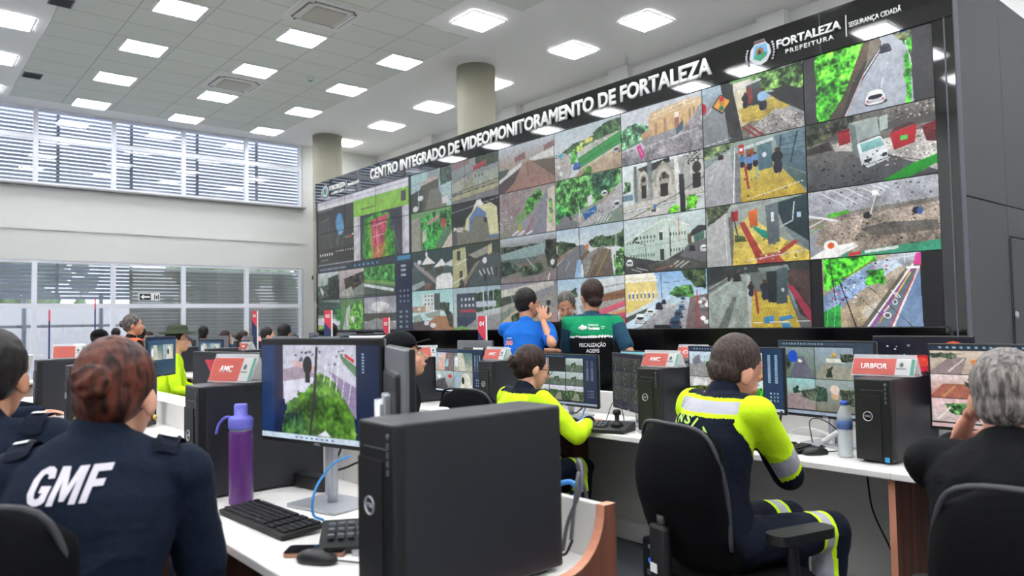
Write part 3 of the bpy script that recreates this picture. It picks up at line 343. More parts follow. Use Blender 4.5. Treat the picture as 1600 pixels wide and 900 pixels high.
'f0': 'g 899 777;t 242 .6 .5 0 1 0 1 .25 .6 .3;p 866 .3 0 0 .4 0 .4 .12 0 .2;p aa9 .2 0 .45 .35 .4 .3 .7 0 .75;p 997 .3 .2 .7 .5 .35 1 .55 1 .7 .3 .85;p 9a9 .2 .48 .42 1 .35 1 .6 .48 .65;p c23 .1 .48 .2 .74 .13 .74 .25 .48 .32;w 343 .5 .38 .7 .5 3 1;p aa7 .3 0 .8 1 .7 1 .8 0 1;l 333 .008 0 .5 1 .1;l 333 .008 0 .75 1 .62;l 333 .012 0 .8 1 .7;l 222 .012 .3 .1 .3 .6;p 777 .3 0 1 0 .92 1 .82 1 1',
'f1': 'g 222 343;k 777 0 0 1 .3 20;l 999 .008 0 .2 1 .05;p 776 .2 0 1 .1 .6 .5 .5 .9 .6 1 1;p ddc .4 .04 .55 .25 .6 .25 .7 .04 .65;p dd9 .12 .28 .65 .32 .4 .45 .25 .5 .1 .6 0 .7 .15 .82 .12 .95 .25 .98 .85 .8 .85 .75 .45 .55 .35 .4 .5 .38 .7;p eee .1 .48 .15 .55 0 .62 0 .68 .15;p 57b .15 .38 .4 .55 .15 .75 .35 .72 .45 .55 .4 .42 .5 .42 .75 .37 .75;e 776 .57 .5 .12 .12;r 57b .78 .85 .98 .92;p 555 .3 .1 .6 .12 1 0 1 0 .7;l 333 .01 0 .5 .28 .7',
'f2': 'g 343 333;p 998 .2 .35 .25 .75 .1 .8 .25 .5 .35;p cb8 .1 .76 .1 .84 .05 .84 .3 .76 .3;p bb7 .12 0 .1 .28 .05 .32 .75 .1 1 0 1;r 343 .1 .12 .18 .35;r 443 .15 .6 .22 .95;l ddc .02 .1 .45 .3 .35;l ddc .02 0 .9 .25 .75;l ddb .015 .28 .1 .3 .7;p 455 .15 .3 1 .6 .4 .85 .25 1 .3 1 1;p 876 .3 .25 .85 .5 .45 .6 .4 .4 .75 .25 1;e dde .69 .42 .045 .07;l ccc .02 .58 .65 .62 .75;l ccc .02 .66 .62 .7 .75;l ccc .02 .74 .62 .78 .75;l ccc .02 .82 .6 .85 .75;e 433 .92 .7 .03 .12;e 222 .7 .82 .02 .1',
'f3': 'g 9bc bcc 0 .4;t 252 .7 .5 .15 1 .1 1 .5 .5 .6;r 345 .08 .15 .5 .95 .2;w dde .15 .22 .48 .5 4 2;r c24 .15 .52 .48 .58;r 235 .1 .7 .5 .95 .2;r bcd .5 .35 .9 .48;l dde .012 .65 .1 .66 .9;l dde .012 .75 .1 .76 .9;l 46a .02 .72 0 .72 .4;l dde .012 .85 .1 .85 .7;p 999 .3 .5 .75 1 .6 1 1 .2 1;p 7b4 .6 0 .95 .2 .9 .4 1 0 1;l ccc .008 .6 .6 1 .5;l ccc .008 .6 .7 1 .62',
# column 4
'h0': 'g 9cc acc;w 8ab 0 .2 .5 .5 6 2;r 9aa .42 0 .72 .3;w 566 .44 0 .7 .3 6 5;t 354 .7 .72 0 1 0 1 .4 .75 .45;p ca9 .2 .25 .3 .5 .18 .7 .22 .5 .35;p 554 .4 .25 .35 .7 .25 .72 1 .2 1;p 776 .25 .35 1 .5 .5 .7 .5 .9 1;p 343 .5 0 .5 .3 .4 .3 1 0 1;e 9ac .76 .55 .04 .07;l dde .01 .2 .3 .2 .9;e dde .25 .65 .07 .07;e ddd .12 .9 .07 .07;r ddd .78 .75 .92 .9;k b55 .7 .6 1 .95 10',
'h1': 'g 6a5 574;p 998 .25 0 .2 .2 .1 .25 1 0 1;t 2a3 .9 .25 .2 .6 .05 .55 .5 .3 .6;t 2b3 .9 .3 .5 .7 .3 .75 .6 .6 1 .3 1;t 393 .9 .7 .1 1 .05 1 .5 .75 .5;p c88 .2 .4 .3 .7 .15 .7 .22 .42 .38;e d33 .8 .38 .05 .12;p bca .3 .3 .5 .38 .45 .38 .75 .28 .8;p 486 .2 .65 .85 1 .4 1 .5 .7 .98;p cba .2 .75 1 1 .6 1 1',
'h2': 'g 577 344;p 244 .2 0 0 1 0 1 .4 .5 .4 0 .4;l 988 .06 .08 .3 .65 .85;p 9aa .25 0 .85 .3 .75 .35 .85 .05 1 0 1;p 854 .3 .3 1 .35 .8 .5 .85 .45 1;p eee .08 .25 .35 .4 .15 .6 .35;r 443 .33 .35 .5 .5;p eee .08 .55 .45 .75 .25 .85 .42;r 443 .6 .45 .78 .62;p ddd .08 .8 .4 1 .3 1 .48;p eee .05 .6 1 .62 .7 .75 .62 .95 .62 1 .75 1 1;e eee .38 .1 .02 .08;e dde .2 .28 .05 .06',
'h3': 'g 9dd bee 0 .5;r dee .25 .1 .7 .55 .4;w 566 .3 .1 .7 .5 5 4;r 455 .55 .1 .7 .5 .3;p ddc .2 .35 .45 .5 .3 .5 .5 .35 .55;r b97 0 .4 .35 .55 .4;t 343 .7 .7 .3 .9 .35 .9 .55 .7 .5;p 9a9 .3 .3 .6 .7 .5 .7 .7 .4 .7;p 8a9 .2 0 .65 .2 .6 .3 .78 .05 .82;p b74 .15 .4 .8 .6 .65 1 .65 1 1 .55 1;p 544 .4 0 .8 .4 .75 .55 1 0 1;t 232 .8 .8 .5 1 .6 1 .95 .9 .9;e dde .36 .82 .06 .06;e eee .52 .88 .07 .06;p eed .1 .12 .5 .18 .42 .24 .5',
# left mega picture : two browser windows above, camera software below (3 panels wide, 4 high)
'mapA': 'g 333 333;r bbc 0 0 1 .13 .05;r ddd 0 .07 1 .13 .03;l 888 .01 0 .15 .45 .15;l 666 .008 .2 .4 .3 .25 .42 .9;l 666 .008 .62 .3 .6 .6 .55 .8;l 777 .01 .1 .32 .35 .28;e 38c .62 .38 .1 .14 .8;e 49d .65 .45 .09 .12 .8;l 58b .01 .6 .5 .55 .7;r 222 0 .75 1 .95 .1;w eee .05 .8 .45 .87 6 1;w ccc .5 .78 1 .83 8 1;r 777 .1 .91 .3 .93;r c33 .85 .6 .95 .63;r 3a4 .75 .6 .84 .63;l 999 .02 0 .99 1 .99;r eee .95 .58 .99 .6',
'mapB': 'g bbc bbc;r dde 0 0 1 .12 .03;r 999 0 .055 1 .065;r 8d2 0 .12 1 .36 .02;r 444 .84 .16 .92 .3;r 563 .15 .26 .4 .28;r 334 .12 .36 .86 1 .05;r ccc 0 .36 .08 1;r ccd .9 .36 1 1;t 2a1 .5 .2 .42 .45 .36 .55 .4 .65 .42 .7 .6 .75 1 .2 1 .18 .7;t 6b1 .4 .28 .5 .6 .42 .62 .7 .6 1 .3 1;t d35 .4 .33 .45 .62 .42 .6 .6 .5 .85 .48 1 .36 1;t e83 .4 .4 .85 .55 .8 .55 1 .38 1;l fbb .006 .35 .55 .6 .52;l fbb .006 .4 .45 .45 .9;l fbb .006 .36 .7 .55 .68;l 668 .008 .68 .5 .8 .95',
'app': 'g 223 223;r 234 0 0 1 .1 .1;w aab .03 .03 .35 .09 20 1;w 49d .42 .04 .7 .08 6 1;r 124 .86 .1 1 1 .05;r 28c .87 .02 .99 .07;w 9ab .87 .12 .98 .3 1 3;w 78a .88 .45 .98 .65 3 3;w 789 .87 .72 .98 .98 2 4;@ m1 .0 .12 .26 .52;@ m2 .265 .12 .54 .52;@ m3 .545 .12 .85 .52;@ m4 0 .545 .27 .99;@ m5 .275 .545 .53 .99;@ m6 .54 .545 .855 .99',
'm1': 'g bcc 787;t 354 .7 0 .5 .6 .45 .6 1 0 1;t 232 .6 .5 .2 1 .1 1 1 .5 1;p ddc .1 .1 .5 .3 .7 .25 .9 .15 .7',
'm2': 'g cbb 877;t 332 .9 .2 .3 1 .1 1 .7 .3 .8;p aa9 .3 0 .8 .5 .6 .7 1 0 1;k c44 0 .1 .5 .4 6;p 787 .2 .6 .7 1 .5 1 1 .6 1',
'm3': 'g 595 474;t 3a3 .7 0 0 1 0 1 .6 0 .4;p 454 .3 0 .6 1 .75 1 1 0 1;p cdd .1 0 .55 .95 .8 .95 .9 0 .65;p 7a4 .4 0 .4 1 .6 1 .7 0 .5',
'm4': 'g 798 898;t 243 .7 0 0 1 .1 1 .5 0 .5;p dde .1 0 .6 1 .65 1 .85 0 .85;t 7c3 .7 0 .85 .6 .9 .6 1 0 1;t 2b2 .8 .8 .3 1 .3 1 .7 .8 .7',
'm5': 'g 584 3a2;t 5c2 .9 .4 .2 1 .1 1 1 .3 1;p bbb .1 .3 .3 .45 .2 .35 1 .1 1;p eee .1 .45 .6 .6 .55 .6 .8;k d86 0 .1 .2 .4 4',
'm6': 'g 99a bbb;e ddd .5 .3 .3 .15 .2;r 443 0 .5 1 .75 .2;p 888 .3 0 .8 .4 .65 1 .8 1 1 0 1',
# desk monitors
'bar': 'r 124 0 0 1 .055 .05;w 9bc .05 .01 .5 .045 14 1;r cde 0 .955 1 1 .02;w 58a .3 .965 .6 .99 8 1',
'garden': 'g 124 124;p 136 .2 0 .05 .14 .05 .12 .95 0 .95;r 224 .12 .05 .2 .6 .2;p ccd .15 .2 .05 .82 .05 .82 .5 .2 .6;k 667 .25 .08 .8 .25 26;p dbb .2 .28 .2 .5 .25 .5 .32 .3 .3;p a9a .15 .2 .3 .32 .26 .48 .33 .55 .45 .2 .6;p dde .06 .2 .42 .5 .36 .57 .48 .22 .65;t 583 .5 .5 .33 .62 .36 .78 .6 .82 .95 .2 .95 .22 .64 .4 .52;t 472 .6 .35 .5 .75 .6 .78 .92 .3 .92;t 363 .8 .22 .75 .4 .7 .38 .94 .2 .94;p 98a .2 .6 .3 .82 .45 .82 .75 .72 .55;l eee .006 .59 .15 .56 .4;l eee .006 .64 .15 .61 .45;l eee .007 .69 .15 .66 .5;l dde .006 .74 .25 .71 .55;l dde .006 .79 .35 .76 .6;p 686 .3 .68 .12 .82 .25 .82 .35 .72 .22;l c44 .02 .74 .15 .8 .2;l 333 .022 .5 .08 .48 .55 .44 .93;e 222 .42 .25 .04 .09;r 222 .4 .26 .44 .42;p dde .05 .5 .94 .57 .88 .62 .94;r 124 .83 .05 1 .955 .05;w 9bc .85 .12 .9 .32 1 7;@ bar 0 0 1 .055;r cde 0 .945 1 1 .02;w 357 .3 .96 .65 .985 8 1',
'quad': 'g 111 111;@ q1 .01 .07 .4 .5;@ q2 .41 .07 .8 .5;@ q3 .01 .515 .4 .94;@ q4 .41 .515 .8 .94;r 124 .81 .06 1 .95 .05;w 9bc .83 .1 .97 .5 3 12;w 9bc .86 .65 .96 .85 3 3;r 135 0 0 1 .055;w 9bc .05 .01 .5 .045 14 1;r cde 0 .95 1 1 .02',
'q1': 'g ccd bbb;p dba .3 0 1 .4 .1 .6 .1 .6 1;p 877 .3 .6 0 1 0 1 1 .5 1;k e43 .2 .2 .5 .7 14;p 9cd .2 .6 .4 .75 .35 .7 .8 .55 .8', 'q2': 'g 577 bba;p ccb .2 .2 0 .5 0 .7 1 .3 1;p 89a .2 0 .2 .2 .1 .3 .6 0 .7;e eee .15 .5 .1 .3;k 234 .4 .1 .9 .9 10', 'q3': 'g bcc 888;p 555 .4 0 .6 .5 .4 .7 1 0 1;e eee .2 .3 .12 .15;e c34 .8 .3 .1 .1;k 222 .3 .4 .9 .9 10', 'q4': 'g abb aa9;p ddc .2 .3 1 .5 .1 .8 .1 1 1;p 9bd .2 .1 .1 .25 0 .25 1 .1 1;e 222 .5 .5 .08 .2;k 333 .3 .2 .8 .9 8',
'nine': 'g 111 111;r 889 .01 .07 .26 .34 .3;r 111 .27 .07 .53 .34;@ n3 .54 .07 .8 .34;@ n3 .01 .35 .26 .62;@ n3 .27 .35 .53 .62;@ n3 .54 .35 .8 .62;@ n1 .01 .63 .26 .93;@ n1 .27 .63 .53 .93;@ n1 .54 .63 .8 .93;r 124 .81 .06 1 .95 .05;w 678 .83 .1 .97 .5 2 12;w 89a .86 .68 .96 .85 3 3;r 135 0 0 1 .055;w 9bc .05 .01 .5 .045 14 1;r 9ab 0 .95 1 1 .02',
'n3': 'g bcc 898;p 565 .4 0 .5 1 .5 1 1 0 1;t 242 .7 .3 .4 .6 .3 .6 .7 .35 .7;l 999 .03 .3 1 .5 .5', 'n1': 'g dde 776;t 353 .8 0 .3 1 .35 1 1 0 1;p 887 .3 .3 1 .5 .5 .7 .5 .8 1;k 444 .2 .4 .8 .8 6',
'darkgrid': 'g 223 223;@ dk .02 .06 .3 .3;@ dk .32 .06 .6 .3;@ dk .62 .06 .9 .3;@ dk .02 .32 .3 .58;@ dk .32 .32 .6 .58;@ dk .62 .32 .9 .58;@ dk .02 .6 .3 .88;@ dk .32 .6 .6 .88;@ dk .62 .6 .9 .88', 'dk': 'g 444 333;l 777 .06 .3 1 .5 .2;t 343 .7 0 .2 .6 .3 .5 .8 0 .8;k 778 .2 .2 .8 .8 5',
'city': 'g 111 111;@ ct1 .01 .08 .4 .5;@ ct2 .41 .08 .8 .5;@ ct3 .01 .515 .4 .94;@ ct4 .41 .515 .8 .94;r 135 .81 .06 1 .95 .05;w 9bc .83 .1 .97 .55 2 16;w 9bc .86 .68 .96 .85 3 3;r 135 0 0 1 .055;w 9bc .05 .01 .5 .045 14 1;r cde 0 .95 1 1 .02',
'four': 'g 222 222;@ v1 .01 .08 .4 .5;@ v2 .41 .08 .8 .5;@ v3 .01 .515 .4 .94;@ v4 .41 .515 .8 .94;r 345 .81 .06 1 .95 .05;r 345 0 0 1 .055;w 9bc .05 .01 .5 .045 14 1;r 9ab 0 .95 1 1 .02',
'v1': 'g 899 676;p 667 .2 .3 1 .5 .3 .7 .3 1 1;t 343 .8 0 .2 .4 .3 .3 .7 0 .8;e 25c .4 .3 .13 .2;e eee .6 .45 .06 .05', 'v2': 'g 9ab 787;p 998 .2 0 1 .2 .5 1 .6 1 1;r ddc .3 .35 .8 .48;t ca5 .4 .4 .3 .5 .15 .6 .3;t 232 .8 .3 .7 .45 .6 .45 .95 .3 .95;t 343 .8 .65 .2 1 .2 1 .45 .7 .45', 'v3': 'g 9cc 987;p 988 .2 0 1 .3 .5 .7 .5 1 1;t 243 .8 .35 .35 .5 .25 .6 .45 .4 .5;t 454 .8 .6 .4 1 .3 1 .7 .6 .6', 'v4': 'g 9aa 776;t 243 .8 0 .2 .3 .3 .3 .7 0 .7;t 343 .8 .6 .3 1 .3 1 .8 .7 .7;r ca8 .4 .35 .6 .6;e dcb .5 .3 .12 .15',
'balloon': 'g 112 112;e d32 .2 .5 .1 .06;e b23 .5 .4 .18 .13 .5;e e43 .5 .38 .1 .07 .5;e e63 .82 .28 .15 .22 .3;e e85 .8 .24 .09 .12 .3;k dee 0 .1 .4 .5 14;k c36 .6 .6 1 .9 5;e b35 .85 .7 .08 .08',
'pink': 'g 222 222;@ k1 .01 .07 .4 .35;@ k2 .41 .07 .8 .35;@ k3 .01 .365 .4 .64;@ k2 .41 .365 .8 .64;@ k4 .01 .655 .4 .93;@ k1 .41 .655 .8 .93;r 345 .81 .06 1 .95 .05;r 234 0 0 1 .055;w 9bc .05 .01 .6 .045 12 1;r dbb 0 .95 1 1 .02',
'k1': 'g dcb ba9;p 988 .2 0 .9 .3 .3 .6 .3 .5 1 0 1;t 565 .7 0 .1 .5 .1 .4 .35 0 .3;l eed .02 .3 .9 .55 .35;p e83 .5 .65 .4 .85 .3 .9 .8 .7 .8', 'k2': 'g edd cbb;t 454 .8 .2 .1 .8 .2 .6 .5 .2 .4;p c99 .3 .3 1 .4 .4 1 .5 1 1', 'k3': 'g edd b87;p a65 .3 0 .9 .2 .4 .6 .4 1 .8 1 1 0 1;t 343 .8 .5 .3 1 .35 1 .7 .6 .5;l c96 .03 .2 .95 .4 .45;e 332 .65 .2 .05 .12', 'k4': 'g ecc cbb;t 474 .9 .2 .2 .95 .15 1 .6 .6 .75 .3 .6;l 543 .02 .7 .5 .75 .9;l eed .03 .1 .9 .3 .4',
'colour': 'g 112 112;p c34 .3 .2 .1 .8 .05 .9 .3 .4 .5;p e63 .3 .5 .55 .75 .5 .8 .9 .5 .85;p 28c .3 .25 .6 .4 .5 .5 .8 .3 .8;e d2a .3 .75 .06 .06;@ bar 0 0 1 .055',
'photo': 'g 354 687;p bcb .3 .3 0 .6 0 .5 1 .2 1;p 232 .3 0 0 .3 0 .2 1 0 1',
'teal': 'g 7cd 6bc;r 8cd 0 0 1 .1', 'desk': 'g 357 245;r 124 0 0 1 .07;@ q2 .1 .2 .5 .6;@ q4 .52 .2 .9 .6',
}
FEED['ct1'] = 'g cde bcc;w 8aa .1 .1 .5 .5 4 2;p 999 .3 0 1 0 .5 .4 .4 1 .6 1 1;t 352 .8 .5 .4 1 .2 1 .8 .5 .8;p 778 .2 .1 .3 .3 .1 .35 .5 .1 .5'
FEED['ct2'] = 'g dee ddd 0 .4;p c96 .3 0 .6 1 .5 1 1 0 1;t 243 .7 .3 .4 .5 .2 .9 .45 .9 .55 .3 .5;p ca8 .2 0 .5 1 .6 1 .7 0 .6;l 854 .03 .2 1 .1 .6;l 854 .03 .7 1 .4 .6;l eee .02 .45 .7 .5 .2'
FEED['ct3'] = 'g ccc 999;t 452 .8 0 .4 .8 .3 1 .8 0 .9;r ddd .1 .1 .5 .35 .3'
FEED['ct4'] = 'g dee abb;p aab .15 .1 1 .5 .3 .9 1;t 3a2 .7 .5 .4 1 .3 1 1 .7 .95 .5 .6;k 676 .0 .1 .4 .5 12'
M_scr = None
def screen_mat(name, strength):
    m = bpy.data.materials.new(name); m.use_nodes = True; n = m.node_tree.nodes; l = m.node_tree.links; b = n['Principled BSDF']
    a = n.new('ShaderNodeVertexColor'); a.layer_name = 'picture'
    b.inputs['Base Color'].default_value = (.01, .01, .012, 1); b.inputs['Roughness'].default_value = .22
    b.inputs['Specular IOR Level'].default_value = .35
    l.new(a.outputs[0], b.inputs['Emission Color']); b.inputs['Emission Strength'].default_value = strength
    return m
M_scr = screen_mat('display', SCREEN); M_scr2 = screen_mat('desk_display', SCREEN*.95)
M_scr_off = mat('unlit_display', '101216', .12)
def picture_mesh(img, w, h):
    """upright grid mesh facing -Y, centred, w x h metres, one vertex per picture point"""
    H, Wd = img.shape[:2]
    xs = np.linspace(-w/2, w/2, Wd); zs = np.linspace(h/2, -h/2, H)
    co = np.zeros((H, Wd, 3), np.float32); co[..., 0] = xs[None, :]; co[..., 2] = zs[:, None]
    i = np.arange(H*Wd).reshape(H, Wd); f = np.stack([i[:-1, :-1], i[1:, :-1], i[1:, 1:], i[:-1, 1:]], -1).reshape(-1, 4)
    me = bpy.data.meshes.new('screen'); me.vertices.add(H*Wd); me.vertices.foreach_set('co', co.ravel())
    me.loops.add(f.size); me.loops.foreach_set('vertex_index', f.ravel().astype(np.int32))
    me.polygons.add(len(f)); me.polygons.foreach_set('loop_start', np.arange(0, f.size, 4, dtype=np.int32))
    me.update(calc_edges=True)
    a = me.color_attributes.new('picture', 'FLOAT_COLOR', 'POINT')
    lin = np.where(img <= .04045, img/12.92, ((img+.055)/1.055)**2.4)
    a.data.foreach_set('color', np.concatenate([lin, np.ones((H, Wd, 1))], -1).astype(np.float32).ravel())
    return me
# ------------------------------------------------------------------ the room
XL, YB, HC, XR, YF = -18.4, 10.7, 6.075, 4.5, -5.0     # window wall, back wall, ceiling, right wall, wall behind the camera
# carpet floor
mfl = mat('grey_carpet', '5d5f66', .95, nz=.3, scale=120, bump=.4)
b = bm(); box(b, (XL+XR)/2, (YB+YF)/2, -.05, XR-XL+.4, YB-YF+.4, .1); struct('floor', b, mfl)
# ceiling with the recessed tile field drawn by its joints
mce = bpy.data.materials.new('ceiling_tiles'); mce.use_nodes = True; n = mce.node_tree.nodes; l = mce.node_tree.links
B = n['Principled BSDF']; B.inputs['Roughness'].default_value = .8
tc = n.new('ShaderNodeTexCoord'); br = n.new('ShaderNodeTexBrick'); mp = n.new('ShaderNodeMapping'); l.new(tc.outputs['Object'], mp.inputs[0]); l.new(mp.outputs[0], br.inputs[0])
mp.inputs['Location'].default_value = (17.74, -1.94, 0)
br.offset = 0; br.squash = 1; br.inputs['Scale'].default_value = 1; br.inputs['Brick Width'].default_value = .6667; br.inputs['Row Height'].default_value = .9133
br.inputs['Mortar Size'].default_value = .012; br.inputs['Mortar Smooth'].default_value = .3
for i, c in ((1, 'dfe3da'), (2, 'dce0d7'), (3, 'bcc0b8')): br.inputs[i].default_value = (*srgb(c), 1)
l.new(br.outputs[0], B.inputs['Base Color'])
b = bm(); box(b, (XL+XR)/2, (YB+YF)/2, HC+.05, XR-XL+.4, YB-YF+.4, .1); struct('ceiling', b, M_ceil)
b = bm()
box(b, (-17.74-9.74)/2, (1.94+7.42)/2, HC-.006, 8.0, 5.48, .012)
box(b, (-9.74-8.4)/2, (1.94+6.5)/2, HC-.006, 1.34, 4.56, .012)
box(b, (-8.4-3.07)/2, (1.94+7.42)/2, HC-.006, 5.33, 5.48, .012)
struct('trim_3', b, mce)
# walls
b = bm(); box(b, (XL+XR)/2, YB+.1, HC/2, XR-XL+.4, .2, HC); struct('wall_back', b, M_white)
b = bm(); box(b, XR+.1, (YB+YF)/2, HC/2, .2, YB-YF, HC); struct('wall_right', b, M_white)
b = bm(); box(b, (XL+XR)/2, YF-.1, HC/2, XR-XL, .2, HC); struct('wall_front', b, M_white)
Y0w, YMUL = YF, 2.4535
yend = 8.45
b = bm()
box(b, XL-.15, (YF+yend)/2, (2.83+4.42)/2, .3, yend-YF, 4.42-2.83)
box(b, XL-.15, (yend+YB)/2, HC/2, .3, YB-yend, HC)
box(b, XL-.15, (YF+yend)/2, .1, .3, yend-YF, .2)
box(b, XL+.02, (YF+yend)/2, 3.50, .08, yend-YF, .06)
struct('wall_left', b, mat('window_wall_paint', 'cbccc8', .7, nz=.015, scale=3))
b = bm()
prism(b, [(YF, 2.83), (8.44, 2.83), (8.44, 3.5), (YF, 3.5)], 'x', XL, XL+.035)
struct('trim_1', b, mat('window_wall_paint', 'cbccc8'))
b = bm(); box(b, XL+.06, (YF+8.5)/2, 4.41, .16, 8.5-YF, .035); struct('trim_2', b, mat('granite_sill', '8d8d8c', .4, nz=.2, scale=60))
for i_, (x0, x1) in enumerate(((-15.9, -15.45), (-12.7, -12.2), (-9.5, -9.02), (-6.35, -5.88), (-3.2, -2.7))):
    b = bm(); box(b, (x0+x1)/2, YB-.08, HC/2, x1-x0, .16, HC); struct('trim_%d' % (i_+4), b, M_white)
# windows: aluminium frames, panes, transom
mgl = bpy.data.materials.new('window_glass'); mgl.use_nodes = True; n = mgl.node_tree.nodes; l = mgl.node_tree.links; n.clear()
o_ = n.new('ShaderNodeOutputMaterial'); mx = n.new('ShaderNodeMixShader'); tr = n.new('ShaderNodeBsdfTransparent'); gs = n.new('ShaderNodeBsdfGlossy')
gs.inputs['Roughness'].default_value = .02; tr.inputs[0].default_value = (.93, .95, .96, 1); lw = n.new('ShaderNodeLayerWeight'); lw.inputs[0].default_value = .35
mu = n.new('ShaderNodeMath'); mu.operation = 'MULTIPLY_ADD'; mu.inputs[1].default_value = .3; mu.inputs[2].default_value = .04
l.new(lw.outputs['Fresnel'], mu.inputs[0]); l.new(mu.outputs[0], mx.inputs[0]); l.new(tr.outputs[0], mx.inputs[1]); l.new(gs.outputs[0], mx.inputs[2]); l.new(mx.outputs[0], o_.inputs[0])
k = 0
for (z0, z1, zt) in ((.2, 2.83, 1.868), (4.43, HC, 5.44)):
    for i in range(-5, 4):
        ya, yb = YMUL+1.4916*i, YMUL+1.4916*(i+1)
        yb = min(yb, yend)
        k += 1
        w_ = struct('window_%d' % k, (lambda q: (box(q, XL-.02, ya+.045, (z0+z1)/2, .1, .09, z1-z0), box(q, XL-.02, (ya+yb)/2, zt, .08, yb-ya, .1), box(q, XL-.02, (ya+yb)/2, z0+.03, .08, yb-ya, .06), box(q, XL-.02, (ya+yb)/2, z1-.03, .08, yb-ya, .06), box(q, XL-.02, yb-.03, (z0+z1)/2, .1, .06, z1-z0) if i == 3 else None, q)[-1])(bm()), M_frame)
        b = bm(); box(b, XL-.03, (ya+yb)/2, (z0+z1)/2, .006, yb-ya-.02, z1-z0-.02); obj('window_pane', b, mgl, w_)
        w_['kind'] = 'structure'
# louvre slats outside (fixed sun breakers), one bank per storey
mlv = mat('louvre_metal', '8f93a0', .5, metal=.1); mpo = mat('louvre_post', '85878c', .5)
for nm, za, zb, lab in (('louvre_bank', 4.35, 6.3, 'grey horizontal sun louvres outside the upper windows'), ('louvre_bank', 2.06, 2.95, 'grey horizontal sun louvres outside the lower windows at the far left, ending above head height')):
    t = thing(nm, lab, 'louvre', (XL-.55, 0, za))
    ye = 8.6 if za > 3 else 4.45
    b = bm(); z = 0
    while z < zb-za:
        box(b, 0, (YF+ye)/2, z, .10, ye-YF, .012, rot=Matrix.Rotation(.75, 3, 'Y')); z += .085
    obj('slats', b, mlv, t)
    for i in range(-5, 5):
        y = YMUL+1.4916*i+.55
        if y < ye:
            b = bm(); box(b, -.08, y, (zb-za)/2, .06, .06, zb-za); obj('post', b, mpo, t)
t = thing('louvre_bank', 'grey horizontal sun louvres outside the lower windows beside the concrete column, reaching down low', 'louvre', (XL-.55, 0, .2))
b = bm(); z = 0
while z < 2.6: box(b, 0, (4.45+8.6)/2, z, .10, 8.6-4.45, .012, rot=Matrix.Rotation(.8, 3, 'Y')); z += .082
obj('slats', b, mat('louvre_metal_warm', '96958f', .5), t)
for y in (4.5, 5.6, 6.9, 8.1):
    b = bm(); box(b, -.08, y, 1.3, .06, .06, 2.6); obj('post', b, mpo, t)
# outside ground, hazy low wall and trees seen through the panes
b = bm(); box(b, -34, 2, -.3, 30, 40, .2); struct('ground', b, mat('pale_paving', 'b9b8b2', .9, nz=.2, scale=2))
mleaf = mat('tree_leaves', '8fa67c', .9, nz=.4, scale=5)
b = bm(); box(b, -25.5, 2, .95, .3, 26, 2.3); struct('wall_outside', b, mat('pale_render', 'cfc9c6', .9, nz=.05, scale=1))
for i, (y, lab) in enumerate(((-4.5, 'green tree outside the far left windows'), (3.2, 'green tree outside behind the middle window panes'), (10.9, 'green tree outside behind the right window panes'))):
    t = thing('tree', lab, 'tree', (-29.5, y, -.2))
    b = bm(); tube(b, [(0, 0, 0), (.1, 0, 1.2), (0, .1, 3.0)], [.16, .13, .1]); obj('trunk', b, mat('bark', '5a4a3a', .9), t)
    b = bm()
    for q in range(170):
        a = rng.uniform(0, 2*PI); rr = 2.6*rng.uniform(.1, 1); ell(b, (rr*math.cos(a), rr*math.sin(a), 3.7+rng.uniform(-1.3, 1.6)), (rng.uniform(.15, .36),)*3, n=6)
    for v in b.verts: v.co += Vector(noise.noise_vector(v.co*4))*.16
    obj('foliage', b, mleaf, t)
t = thing('outdoor_railing', 'grey outdoor posts and rail seen through the lower left window panes', 'railing', (-20.6, 0, -.2))
b = bm(); tube(b, [(0, -5, 1.65), (0, 4.6, 1.65)], .035, 8); obj('rail', b, mpo, t)
for y in (-3.2, -1.1, 1.0, 2.6, 4.2):
    b = bm(); tube(b, [(0, y, 0), (0, y, 2.4)], .05, 8); obj('post', b, mpo, t)
# round concrete columns
mco = mat('raw_concrete', '9a9888', .85, nz=.16, scale=2.2, bump=.15, bscale=30)
for nm, x, y in (('column', -17.15, 8.55), ('column', -10.9, 8.45)):
    b = bm(); lathe(b, [(.36, 0), (.36, 1.9), (.355, 1.91), (.355, 1.93), (.36, 1.94), (.36, 3.9), (.355, 3.91), (.355, 3.93), (.36, 3.94), (.36, HC)], n=40)
    o = obj('concrete_column', b, mco); o.location = (x, y, 0)
    tag(o, 'round raw concrete column in the corner by the windows' if x < -15 else 'round raw concrete column rising behind the middle of the video wall', 'column')
# ceiling lights: recessed fluorescent troffers with louvre grid
M_lamp = mat('fluorescent_diffuser', 'fbfcff', .5, emit=LAMP)
M_louv = mat('white_louvre', 'f4f5f7', .3)
def make_light(loc, label):
    t = thing('ceiling_light', label, 'ceiling light', loc, 0, 'recessed fluorescent lights in the ceiling')
    b = bm(); w, d = .60, .64
    for s in (-1, 1): box(b, s*w/2, 0, -.008, .025, d+.025, .016); box(b, 0, s*d/2, -.008, w-.025, .025, .016)
    obj('frame', b, M_louv, t)
    b = bm(); box(b, 0, 0, -.002, w-.04, d-.04, .004); obj('diffuser', b, M_lamp, t)
    b = bm()
    for i in range(4): box(b, -w/2+w*(i+.5)/4+.0, 0, -.012, .006, d-.04, .018)
    for i in range(5): box(b, 0, -d/2+d*(i+.5)/5, -.012, w-.03, .006, .014)
    obj('louvre', b, mat('louvre_fin', 'c9ccd2', .4), t)
    return t
L0 = None; visible = {}
PX = [-17.45, -15.4, -13.42, -11.42, -9.1, -7.48, -5.4, -3.4, -1.4, .8, 2.8]
PY = [9.22, 7.12, 5.25, 3.35, 1.45, -.5, -2.4, -4.2]
colname = {-17.45: 'nearest', -15.4: 'second', -13.42: 'third', -11.42: 'fourth', -9.1: 'fifth', -7.48: 'sixth'}
